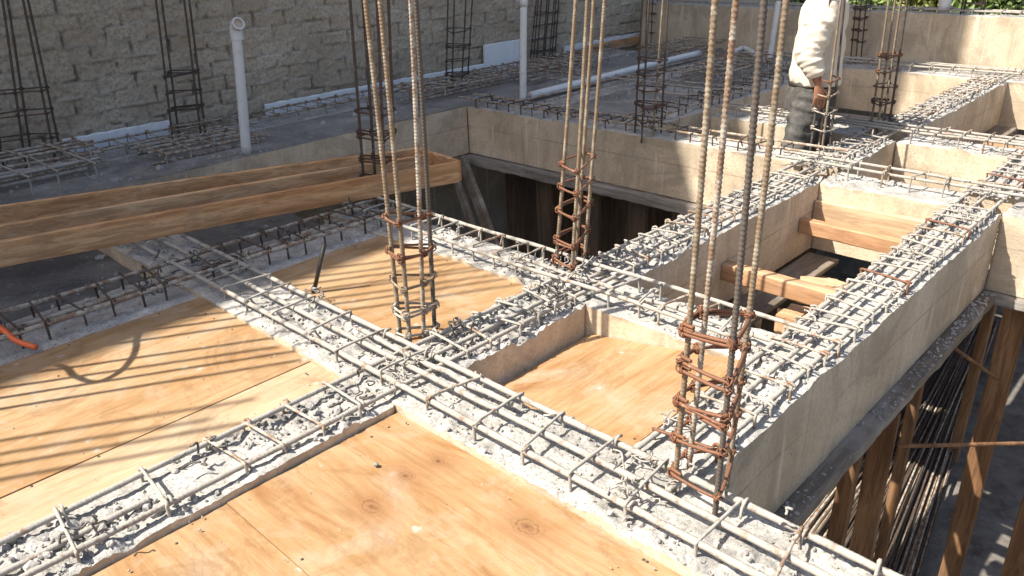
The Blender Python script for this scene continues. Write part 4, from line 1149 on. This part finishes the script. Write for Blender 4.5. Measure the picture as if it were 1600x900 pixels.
cage("shaded cage with rusty hoops in front of the upstand, behind the worker's back", [((1329, 92), (1338, 0), 'plain'), ((1337, 96), (1346, 0), 'plain'), ((1345, 94), (1354, 0), 'plain'), ((1352, 90), (1361, 0), 'plain')],
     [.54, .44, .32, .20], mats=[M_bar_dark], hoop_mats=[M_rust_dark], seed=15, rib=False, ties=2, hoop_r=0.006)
cage("rusty cage at the right edge on the far beam", [((1597, 88), (1604, 0), 'plain'), ((1604, 92), (1611, 0), 'plain'), ((1611, 90), (1618, 0), 'plain'), ((1604, 86), (1611, 0), 'plain')],
     [.45, .33, .2, .08], mats=[M_rust], hoop_mats=[M_rust], seed=16, rib=False, ties=2)
# cage standing on the upstand
rngx = np.random.RandomState(3)
e = empty("column_cage", (-2.45, 9.33, 0.5))
tag(e, "black cage stub on top of the upstand against the greenery", "rebar cage", "column reinforcement cages")
for (dx, dy) in ((-.09, -.05), (.09, -.05), (-.09, .05), (.09, .05)):
    mb = MB(); tube(mb, seg((-2.45 + dx, 9.33 + dy, .45), (-2.45 + dx * 0.9, 9.33 + dy, 1.9), 6), .009, 6)
    build("rebar", mb, M_bar_dark, e)
for h in (.6, .72, .84, .96):
    mb = MB(); q = [(-2.45 + a * .1, 9.33 + b_ * .06, h) for a, b_ in ((-1, -1), (1, -1), (1, 1), (-1, 1), (-1, -1))]
    tube(mb, np.array(q), .006, 6); build("stirrup", mb, M_bar_dark, e)

# cages standing just left of the view, whose thin shadows stripe the left plywood
for (cx, cy, hgt, lab) in ((-3.43, -0.28, 2.5, "column cage on the left beam just outside the view, casting thin shadows"), (-3.42, -1.15, 3.2, "second column cage outside the view behind the left beam"), (-3.74, -0.06, 3.9, "tallest column cage outside the view beyond the left beam"), (-4.02, -0.02, 4.2, "column cage outside the view under the left end of the timber trough")):
    e = empty("column_cage", (cx, cy, 0))
    tag(e, lab, "rebar cage", "column reinforcement cages")
    for (dx, dy) in ((-.1, -.08), (.1, -.08), (-.1, .08), (.1, .08)):
        mb = MB(); tube(mb, seg((cx + dx, cy + dy, -.1), (cx + dx * 0.8 + .02, cy + dy, hgt), 8), .0095, 8)
        build("rebar", mb, M_bar_tan, e)
    for h in (.1, .22, .34, .46):
        mb = MB(); q = [(cx + a * .115, cy + b_ * .095, h) for a, b_ in ((-1, -1), (1, -1), (1, 1), (-1, 1), (-1, -1))]
        tube(mb, np.array(q), .005, 6); build("stirrup", mb, M_rust, e)

def lying_cage(label, x, y0, y1, z, wd, ht, seed, mat, yaw=0.0, nst=6):
    rng = np.random.RandomState(seed)
    e_ = empty("lying_cage", (x, (y0 + y1) / 2, z))
    tag(e_, label, "rebar cage", "reinforcement left lying on the slab by the wall")
    for dx in (-.5, -.17, .17, .5):
        for dz in (0, 1):
            if rng.rand() < .2: continue
            mb = MB()
            a_ = (x + dx * wd + rng.uniform(-.015, .015), y0 + rng.uniform(-.1, .1), z + dz * ht); b2 = (x + dx * wd + yaw + rng.uniform(-.03, .03), y1 + rng.uniform(-.12, .08), z + dz * ht * rng.uniform(.5, 1))
            coated(mb, seg(a_, b2, 8), .0105, 7, seed + int(dx * 10) + dz, .3)
            build("rebar", mb, mat, e_)
    for yy_ in np.linspace(y0 + .05, y1 - .05, nst):
        mb = MB()
        stirrup(mb, (x + yaw * (yy_ - y0) / (y1 - y0), yy_ + rng.uniform(-.03, .03)), 1, wd * .55, z + ht + .01, z - .01, rng, r=.006)
        build("stirrup", mb, mat, e_)
    mb = MB(); tangle(mb, (x, (y0 + y1) / 2, z + ht * .5), 14, .12, rng, .003)
    tag(build("tie_wire", mb, M_wire_cem, e_), kind='stuff')
lying_cage("cement caked flat cage lying by the leftmost wall column", -5.62, .35, 1.75, .03, .50, .10, 1, M_bar_cem, nst=8)
lying_cage("second cement caked cage half under the first one by the leftmost column", -5.95, .5, 1.9, .04, .34, .12, 6, M_bar_mid, nst=7)
lying_cage("flat cage lying across the slab in front of the wall cage with close hoops", -5.85, 4.6, 5.8, .03, .36, .08, 7, M_bar_mid, nst=8)
lying_cage("loose flat cage lying on the grey field beyond the long white pipe", -4.15, 6.9, 8.3, .02, .5, .08, 8, M_bar_mid, nst=8)
lying_cage("narrow flat cage lying between the slim wall column and the leaning pipe", -5.75, 2.2, 3.0, .0, .40, .05, 2, M_bar_mid, nst=5)
lying_cage("tangled flat cage lying on the slab behind the upright pipe", -5.72, 5.9, 7.3, .03, .42, .09, 3, M_bar_mid, nst=9)
lying_cage("flat cage lying near the far end of the wall, behind the lying pipe", -5.3, 8.0, 9.0, .03, .5, .09, 4, M_bar_mid, nst=7)
# ================================================================== PIPES
def pipe(P, r, label, sub=6, elbow=None, group="white plastic pipes"):
    mb = MB()
    tube(mb, smooth_path(P, sub), r, 20)
    o = build("plastic_pipe", mb, M_pvc)
    tag(o, label, "plastic pipe", group)
    return o
b0 = on_z(385, 240, -0.01); t0 = near_vertical(369, 50, b0[0], b0[1])
o = pipe([b0, (b0 + t0) / 2 + (.004, 0, 0), t0], 0.035, "leaning white pipe with an open elbow at its top against the wall")
cd = np.array([0.0, 0, CAM_H]) - t0; cd[2] = 0.15; cd /= np.linalg.norm(cd)
cd = cd * 0.75 + np.array([0.5, 0.3, 0.2]); cd /= np.linalg.norm(cd)
mb = MB()
q = smooth_path([t0 - (0, 0, .05), t0, t0 + (0, 0, .035) + cd * .015, t0 + (0, 0, .05) + cd * .06], 6)
tube(mb, q, 0.042, 20, cap=False)
tube(mb, q[::-1], 0.036, 20, cap=False)
rim_a = q[-1]
dd = q[-1] - q[-2]; dd /= np.linalg.norm(dd)
a1 = np.cross(dd, (0, 0, 1)); a1 /= np.linalg.norm(a1); a2 = np.cross(dd, a1)
th = np.arange(20) * 2 * math.pi / 20
ringv = np.concatenate([rim_a + 0.043 * (np.cos(th)[:, None] * a1 + np.sin(th)[:, None] * a2), rim_a + 0.034 * (np.cos(th)[:, None] * a1 + np.sin(th)[:, None] * a2)])
j = np.arange(20)
mb.add(ringv, np.stack([j, (j + 1) % 20, 20 + (j + 1) % 20, 20 + j], -1))
el = build("elbow", mb, M_pvc, o)
mb = MB(); cdisk = rim_a - dd * 0.02
mb.add(np.vstack([cdisk + 0.036 * (np.cos(th)[:, None] * a1 + np.sin(th)[:, None] * a2), cdisk]), None, np.stack([np.full(20, 20), j, (j + 1) % 20], -1))
build("bore", mb, M_pvc_in, el)
b0 = on_z(817, 158, 0.0)
t0 = near_vertical(818, 4, b0[0], b0[1])
o = pipe([b0 + (0, 0, -.02), (b0 + t0) / 2, t0], 0.031, "tall upright white pipe with a coupling at its top")
mb = MB(); tube(mb, seg(t0 - (0, 0, .03), t0 + (0, 0, .09), 4), 0.037, 20); tube(mb, seg(t0 + (0, 0, .03), t0 + np.array([-.05, -.04, .035]), 4), .028, 14)
build("coupling", mb, M_pvc, o)
pipe([(-4.95, 5.40, .03), (-4.94, 6.3, .042), (-4.97, 7.4, .05), (-4.98, 8.35, .05)], 0.036, "long white pipe lying on the grey slab")
b0 = on_z(1202, 97, 0.0); t0 = near_vertical(1216, 2, b0[0], b0[1])
o = pipe([b0, (b0 + t0) / 2, t0 + (t0 - b0) * .05], 0.030, "leaning grey white pipe left of the worker's sleeve")
mb = MB(); tube(mb, seg(t0 + (t0 - b0) * .02, t0 + (t0 - b0) * .2, 3), 0.036, 14); build("cap", mb, m_plain("maroon cap", (0.10, 0.015, 0.02), .5), o)
q0 = on_z(1145, 82, .04); q1 = on_z(1163, 76, .05); q2 = on_z(1184, 88, .04)
pipe([q0, q1, q2], 0.03, "short bent white pipe lying behind the front right bars")
b0 = np.array([-2.72, 9.33, .50])
pipe([b0 - (0, 0, .02), b0 + (0.01, 0, .6), b0 + (.02, 0, 1.2)], .06, "thick white pipe standing on the upstand before the greenery")

# grey form stub and plank near the wall
mb = MB(); p = on_z(1170, 66, 0.0)
bevel_box(mb, p + (-.02, 0, .15), p + (.16, .1, .15), .10, .34, segs=4)
tag(build("formwork_block", mb, M_oldwood_x, smooth=False), "short grey upright block behind the front right bars", "formwork block")
mb = MB(); bevel_box(mb, (-6.38, 7.95, .03), (-6.42, 9.6, .03), .03, .10, segs=14, seed=4)
tag(build("wood_plank", mb, M_board, smooth=False), "brown plank standing on edge at the foot of the wall", "plank")
# planks inside the coffers by the worker
for (P0, P1, w_, h_, lab, mt) in (((-3.3, 5.34, -.16), (-2.5, 5.3, -.16), .03, .09, "brown plank in the coffer at the worker's feet, behind the deep beam", M_batten),
                                  ((-2.55, 5.22, -.12), (-2.32, 5.22, -.12), .02, .18, "short pale board upright beside the worker's leg", M_batten),
                                  ((-2.3, 5.5, -.30), (-2.13, 5.7, -.22), .10, .03, "tilted offcut between the worker and the column", M_batten),
                                  ((-3.2, 7.0, -.35), (-2.4, 6.7, -.36), .12, .03, "stained plank lying in the far coffer left of the lumpy beam", M_oldwood_x),
                                  ((-1.8, 7.7, -.40), (-1.15, 7.4, -.38), .12, .04, "reddish plank lying in the far coffer at the right", M_batten),
                                  ((-1.75, 6.9, -.42), (-1.75, 8.5, -.42), .18, .03, "stained board along the bottom of the far right coffer", M_oldwood_y)):
    batten(P0, P1, w_, h_, lab, mt, 31, "plank", "planks lying in the coffers", "wood_plank")
# deck boards at the bottom of deep coffers
for (x0, x1, y0, y1, z, lab) in ((-3.4, -2.13, 5.18, 5.76, -.56, "board floor of the coffer the worker stands in"), (-3.4, -2.13, 6.1, 8.6, -.5, "board floor of the far coffer left of the lumpy beam"), (-1.82, -1.13, 6.1, 8.6, -.5, "board floor of the far coffer right of the lumpy beam"), (-1.82, -1.13, 4.86, 5.77, -.52, "board floor of the small coffer with bars above")):
    mb = MB(); bevel_box(mb, (x0, (y0 + y1) / 2, z), (x1, (y0 + y1) / 2, z), y1 - y0, .03, segs=6)
    tag(build("deck_board", mb, M_oldwood_x, smooth=False), lab, "deck board", "deck boards under the coffers")

# ================================================================== SMALL THINGS
# orange hose, its free end resting on the left beam
S_ = 0.62
loop = [on_z(px, py, -.03)[:2] for px, py in ((95, 572), (118, 588), (150, 597), (185, 583), (207, 560), (214, 535), (205, 512))]
hp = [np.array(on_z(57, 543, -.005)), np.array(on_z(25, 532, 0.02)), np.array(on_z(0, 512, 0.06)), np.array(on_z(-60, 470, 0.12))]
src = [np.array((x - .5 * S_, y - .866 * S_, -.03 + 1.327 * S_)) for x, y in loop]
hp += [np.array((-3.65, 0.35, .55))] + src[::-1] + [src[0] + (-.12, -.05, -.1), np.array((-3.7, -.3, .3)), np.array((-4.2, -.6, 0.0))]
mb = MB(); tube(mb, smooth_path(hp, 8), 0.0115, 10)
tag(build("hose", mb, M_hose), "orange hose end resting on the left beam", "hose")
# dark steel bar leaning between plywood and beam
p0 = on_z(490, 458, -0.03); p1 = near_vertical(507, 381, p0[0] + .03, p0[1] + .05)
mb = MB(); tube(mb, np.vstack([p0, p0 + (p1 - p0) * .5, p1]), 0.0095, 9); 
tag(build("steel_bar", mb, M_iron), "short black steel bar leaning on the half shaded plywood sheet", "steel bar")
# stones
rgs = np.random.RandomState(9)
for (px, py, r, lab) in ((588, 729, .013, "grey stone lying on the knotted plywood sheet"), (855, 452, .02, "round brown stone caught among the bars near the central cage")):
    v_, f_ = ico()
    mb = MB(); mb.add(v_ * (1 + rgs.uniform(-.2, .2, (12, 1))) * (r, r * .8, r * .7) + on_z(px, py, -.035 if py > 600 else .02) + (0, 0, r * .6), None, f_)
    ob = build("stone", mb, M_floor); sm = ob.modifiers.new("sub", 'SUBSURF'); sm.levels = 1; sm.render_levels = 2
    tag(ob, lab, "stone")
# crumbs spilled on the plywood
cm = MB()
k = 260
x = rgs.uniform(-3.2, -0.3, k); y = rgs.uniform(0.2, 1.3, k)
keep = ((x < -2.13) | (x > -1.83))
x, y = x[keep], y[keep]
near_edge = np.exp(-np.minimum(np.abs(x + 1.83), np.minimum(np.abs(x + 2.12), 1.31 - y)) / .1)
kp = rgs.rand(len(x)) < .12 + near_edge
x, y = x[kp], y[kp]
s = rgs.uniform(.0015, .005, len(x))
crumbs(cm, np.stack([x, y, np.full(len(x), -.028)], -1), s, rgs)
tag(build("concrete_crumbs", cm, M_crumb, smooth=False, origin=(-1.8, .8, -.03)), "pale concrete crumbs scattered on the near plywood sheets", "concrete crumbs", kind='stuff')

# ================================================================== WORKER
def skin_fig(name, verts, edges, radii, mat, parent=None, root=0, sub=2, loc=None):
    me = bpy.data.meshes.new(name)
    base = np.array(parent['_o']) if parent is not None else np.array(loc)
    me.from_pydata([tuple(np.array(v_) - base) for v_ in verts], edges, [])
    me.materials.append(mat)
    o_ = link(name, me, parent, (0, 0, 0) if parent is not None else loc)
    o_['_o'] = [float(q) for q in base]
    md = o_.modifiers.new("skin", 'SKIN')
    md.use_smooth_shade = True
    if not me.skin_vertices:
        bpy.context.view_layer.objects.active = o_
    lay = me.skin_vertices[0].data if me.skin_vertices else None
    if lay:
        for i_, r_ in enumerate(radii):
            lay[i_].radius = r_ if isinstance(r_, tuple) else (r_, r_)
            lay[i_].use_root = (i_ == root)
    sb = o_.modifiers.new("sub", 'SUBSURF'); sb.levels = sub; sb.render_levels = sub
    return o_

M_skin = m_plain("tanned skin", (0.36, 0.165, 0.10), 0.55, 0.12, 30, 0.1, 0.4)
M_shirt = m_plain("cream shirt cloth", (0.66, 0.58, 0.48), 0.9, 0.06, 8, 0.2, 0.1)
M_jeans = m_plain("worn grey jeans", (0.085, 0.083, 0.08), 0.9, 0.4, 14, 0.4, 0.1, dirt=(0.15, 0.14, 0.12))
M_belt = m_plain("dark belt leather", (0.03, 0.022, 0.018), 0.5)
M_hair = m_plain("black hair", (0.012, 0.01, 0.009), 0.5)
# local frame: fwd = the way he faces (right in the picture), lft = his left (away from the viewer)
fw = np.array([0.74, 0.67, 0.0]); lf = np.array([-0.67, 0.74, 0.0]); up = np.array([0, 0, 1.0])
hip_px = near_vertical(1268, 118, -2.42, 5.48)
HB = np.array([hip_px[0], hip_px[1], 0.0])
def W(f, l, z): return HB + fw * f + lf * l + up * z
FZ = -0.545
hipz = 0.34
body_v = [W(0, 0, hipz), W(.02, 0, .52), W(.03, 0, .70), W(.04, 0, .86), W(.06, 0, .985), W(.09, 0, 1.07), W(.11, 0, 1.13), W(.115, 0, 1.22),
          W(-.01, -.18, .92), W(-.12, -.24, .64), W(-.065, -.30, .46), W(-.055, -.31, .42),
          W(.06, .17, .90), W(.06, .23, .64), W(.12, .10, .47), W(.13, .08, .44),
          W(-.02, -.09, .25), W(-.08, -.10, -.10), W(-.17, -.10, FZ + .09), W(-.06, -.11, FZ + .035),
          W(.03, .09, .25), W(.10, .10, -.09), W(.06, .10, FZ + .09), W(.18, .11, FZ + .035)]
be = [(0, 1), (1, 2), (2, 3), (3, 4), (4, 5), (5, 6), (6, 7), (3, 8), (8, 9), (9, 10), (10, 11), (3, 12), (12, 13), (13, 14), (14, 15), (0, 16), (16, 17), (17, 18), (18, 19), (0, 20), (20, 21), (21, 22), (22, 23)]
br = [.11, .10, .11, .10, .05, .075, .098, .06, .05, .04, .032, .03, .05, .04, .032, .03, .08, .055, .042, .04, .08, .055, .042, .04]
person = skin_fig("person", body_v, be, br, M_skin, None, 0, 2, tuple(W(0, 0, FZ)))
tag(person, "worker in a cream long sleeved shirt and grey jeans gripping a column cage", "person")
def cloth(name, mb, mat, vox=0.008):
    o_ = build(name, mb, mat, person)
    rm = o_.modifiers.new("remesh", 'REMESH'); rm.mode = 'VOXEL'; rm.voxel_size = vox; rm.use_smooth_shade = True
    sm_ = o_.modifiers.new("smooth", 'SMOOTH'); sm_.iterations = 2; sm_.factor = 0.5
    return o_
def loft(mb, rings, n=44, seed=0, fold=0.015, sub_=5):
    """rings: (f, l, z, half width along his facing, half width across)"""
    R2 = smooth_path([r[:3] for r in rings], sub_)
    AB = smooth_path([(r[3], r[4], 0) for r in rings], sub_)
    th = np.arange(n) * 2 * math.pi / n
    k = len(R2)
    V = []
    for q_ in range(k):
        f, l, z = R2[q_]; a, b_, _ = AB[q_]
        wv = fold * (1.5 * fbm(np.cos(th) * 2.2 + seed, np.full(n, z * 7.0) + np.sin(th) * 1.4, 1.3, 200 + seed, 3) + 1.3 * (0.3 - np.abs(fbm(np.cos(th) * 3 + seed + z * 5, np.full(n, z * 9.0) + np.sin(th) * 3, 1.0, 230 + seed, 2)) ** 0.7))
        ca = np.sign(np.cos(th)) * np.abs(np.cos(th)) ** 0.85; sa = np.sign(np.sin(th)) * np.abs(np.sin(th)) ** 0.85
        P_ = W(f, l, z)[None] + ((a + wv) * ca)[:, None] * fw + ((b_ + wv) * sa)[:, None] * lf
        V.append(P_)
    V = np.concatenate(V)
    i_ = np.arange(k - 1)[:, None]; j_ = np.arange(n)[None, :]; j2 = (j_ + 1) % n
    Q = np.stack([i_ * n + j_, i_ * n + j2, (i_ + 1) * n + j2, (i_ + 1) * n + j_], -1).reshape(-1, 4)
    V = np.vstack([V, V[:n].mean(0), V[-n:].mean(0)])
    jj = np.arange(n)
    T = np.vstack([np.stack([np.full(n, k * n), (jj + 1) % n, jj], -1), np.stack([np.full(n, k * n + 1), (k - 1) * n + jj, (k - 1) * n + (jj + 1) % n], -1)])
    mb.add(V, Q, T)
def sleeve(mb, pts, rs, seed):
    P_ = smooth_path([W(*p_) for p_ in pts], 10)
    r_ = smooth_path([(r, 0, 0) for r in rs], 10)[:, 0]
    t_ = np.arange(len(P_)) * 0.42
    n_ = 26
    rr = np.stack([r_ * (1 + 0.24 * fbm(t_ + seed, np.full(len(t_), math.cos(6.28 * q / n_) * 1.5), 1.1, 300 + seed, 3)) for q in range(n_)], -1)
    tube(mb, P_, rr, n_)
mb = MB()
loft(mb, [(.03, 0, .375, .165, .185), (.025, 0, .44, .170, .188), (.025, 0, .55, .155, .18), (.03, 0, .70, .15, .19), (.035, 0, .84, .14, .205), (.045, 0, .93, .11, .18), (.055, 0, .985, .075, .09), (.06, 0, 1.02, .06, .065)], seed=1)
sleeve(mb, [(.02, -.13, .93), (-.03, -.20, .88), (-.075, -.235, .76), (-.12, -.255, .64), (-.105, -.28, .56), (-.08, -.295, .50), (-.07, -.302, .465)], [.085, .098, .098, .095, .080, .064, .052], 2)
sleeve(mb, [(.04, .13, .92), (.08, .20, .86), (.06, .23, .65), (.10, .16, .55), (.12, .11, .50)], [.085, .09, .075, .06, .048], 3)
cloth("shirt", mb, M_shirt)
mb = MB()
loft(mb, [(.02, 0, .43, .145, .165), (.015, 0, .36, .155, .175), (.01, 0, .27, .16, .18), (0, 0, .19, .15, .165)], seed=4, fold=.006)
sleeve(mb, [(.0, -.08, .30), (-.035, -.09, .16), (-.08, -.10, -.02), (-.10, -.105, -.14), (-.135, -.10, -.32), (-.165, -.10, FZ + .10)], [.115, .115, .10, .09, .08, .078], 5)
sleeve(mb, [(.05, .08, .30), (.08, .09, .16), (.11, .10, -.02), (.12, .10, -.12), (.09, .10, -.32), (.06, .10, FZ + .10)], [.115, .115, .10, .09, .08, .078], 6)
cloth("trousers", mb, M_jeans)
mb = MB()
th_ = np.linspace(0, 2 * math.pi, 33)
tube(mb, np.stack([W(.015 + .152 * math.cos(a_), .172 * math.sin(a_), .372) for a_ in th_]), .014, 6)
build("belt", mb, M_belt, person)
# boots
for (s, f) in ((-.10, -.1), (.11, .12)):
    mb = MB(); bevel_box(mb, W(f - .09, s, FZ + .05), W(f + .17, s, FZ + .045), .095, .09, ch=.03, segs=4)
    build("boot", mb, M_belt, person)
# hair cap and face features on the head (out of view here)
hc = W(.145, 0, 1.185)
mb = MB()
uu_, vv_ = np.meshgrid(np.linspace(0, 2 * math.pi, 25), np.linspace(0.02, 1.75, 12), indexing='ij')
rad = 0.118
grid(mb, hc[0] - .012 * fw[0] + rad * np.cos(uu_) * np.sin(vv_), hc[1] - .012 * fw[1] + rad * np.sin(uu_) * np.sin(vv_), hc[2] + .01 + 1.12 * rad * np.cos(vv_))
build("hair", mb, M_hair, person)
# right hand: palm and five curled fingers round the bar
wr = W(-.055, -.31, .415)
gr = near_vertical(1279, 152, -2.2, 5.25)           # where the bar is gripped
hv = []; hedges = []; hr = []
def chain(pts, rs, start=None):
    i0 = start
    for p_, r_ in zip(pts, rs):
        hv.append(p_); hr.append(r_)
        i1 = len(hv) - 1
        if i0 is not None: hedges.append((i0, i1))
        i0 = i1
    return i0
dv_ = gr - wr
dn = fw * .10 - up * 1.0; dn /= np.linalg.norm(dn)
palm0 = chain([wr + up * .03, wr, wr + dn * .045 + fw * .006, wr + dn * .085 + fw * .012], [.026, (.02, .03), (.017, .036), (.016, .038)])
kn = wr + dn * .09 + fw * .014
for i_, (o_, L) in enumerate(((.033, .075), (.011, .084), (-.011, .078), (-.033, .060))):
    k0 = kn + fw * o_ * 0.95 + lf * 0.004
    chain([k0, k0 + dn * L * .45 + lf * .010, k0 + dn * L * .8 + lf * .028, k0 + dn * L * .95 + lf * .046], [.0105, .0095, .009, .008], palm0)
tb = wr + dn * .03 + fw * .028
chain([tb, tb + fw * .028 + dn * .022 + lf * .01, tb + fw * .045 + dn * .05 + lf * .022], [.013, .0115, .0095], 2)
skin_fig("hand", hv, hedges, hr, M_skin, person, 1, 2)

# ================================================================== GREENERY beyond the upstand
def leaf_mat(name, c0, c1):
    m, n, b = new_mat(name)
    oi = N(n, "ShaderNodeNewGeometry")
    f = noise(n, coords(n), 3.0, 4)
    c = mix(n, oi.outputs['Random Per Island'], c0, c1)
    n.links.new(c, b.inputs['Base Color'])
    b.inputs['Roughness'].default_value = 0.6
    tr = b.inputs.get('Transmission Weight')
    return m
M_leafA = leaf_mat("bright leaves", (0.07, 0.12, 0.025), (0.16, 0.21, 0.05))
M_leafB = leaf_mat("yellowish leaves", (0.12, 0.14, 0.03), (0.24, 0.23, 0.07))
M_leafC = leaf_mat("dark leaves", (0.02, 0.035, 0.012), (0.05, 0.08, 0.025))
M_bark = m_plain("bark", (0.11, 0.085, 0.06), .9, .3, 12, .6)
def bush(x, y, z0, rx, rz, k, mat, label, seed, sz=.09):
    rng = np.random.RandomState(seed)
    e_ = empty("shrub", (x, y, z0))
    tag(e_, label, "shrub", "greenery beyond the upstand")
    mb = MB()
    tube(mb, smooth_path([(x, y, z0), (x + .1, y, z0 + rz * .5), (x - .1, y + .1, z0 + rz)], 4), np.linspace(.09, .03, 9), 7)
    cl = []
    for i_ in range(26):
        d_ = rng.normal(size=3); d_ /= np.linalg.norm(d_)
        cl.append(np.array((x, y, z0 + rz)) + d_ * (rx, rx, rz * .9) * rng.uniform(.3, 1))
    for c_ in cl[:10]:
        tube(mb, smooth_path([(x, y, z0 + rz * .6), (np.array((x, y, z0 + rz)) + c_) / 2, c_], 3), np.linspace(.03, .01, 7), 5)
    build("trunk", mb, M_bark, e_)
    C_ = np.array(cl)[rng.randint(0, 26, k)] + rng.normal(size=(k, 3)) * (rx * .2, rx * .2, rz * .2)
    a = rng.normal(size=(k, 3)); a /= np.linalg.norm(a, axis=1)[:, None]
    b_ = np.cross(a, rng.normal(size=(k, 3))); b_ /= np.linalg.norm(b_, axis=1)[:, None]
    s_ = rng.uniform(.5, 1.2, k)[:, None] * sz
    V = np.stack([C_ - a * s_, C_ + b_ * s_ * .45, C_ + a * s_, C_ - b_ * s_ * .45], 1).reshape(-1, 3)
    mb = MB(); mb.add(V, np.arange(k * 4).reshape(-1, 4))
    build("crown", mb, mat, e_, smooth=False)
bush(-7.4, 17.5, -2.3, 1.3, 1.9, 6000, M_leafC, "dark shrub seen between the worker and the pale barred cage", 1, .10)
bush(-6.1, 17.2, -2.3, 1.0, 1.7, 7000, M_leafA, "bright green shrub left of the white pipe on the upstand", 2, .10)
bush(-5.0, 17.4, -2.3, 1.0, 1.7, 7000, M_leafB, "yellowish shrub right behind the black cage stub", 3, .10)
bush(-4.0, 16.8, -2.3, 0.9, 1.6, 7000, M_leafA, "green shrub at the top right corner", 4, .10)
bush(-3.0, 17.6, -2.3, 1.0, 1.6, 6000, M_leafB, "yellowish shrub just past the right end of the upstand", 5, .10)
bush(-6.2, 22.0, -2.0, 1.5, 2.6, 8000, M_leafA, "tall green shrub farther back in the middle", 6, .13)
bush(-4.0, 23.0, -2.0, 2.4, 2.6, 8000, M_leafB, "tall pale shrub farthest back on the right", 7, .13)
for o in bpy.data.objects:
    if '_o' in o: del o['_o']
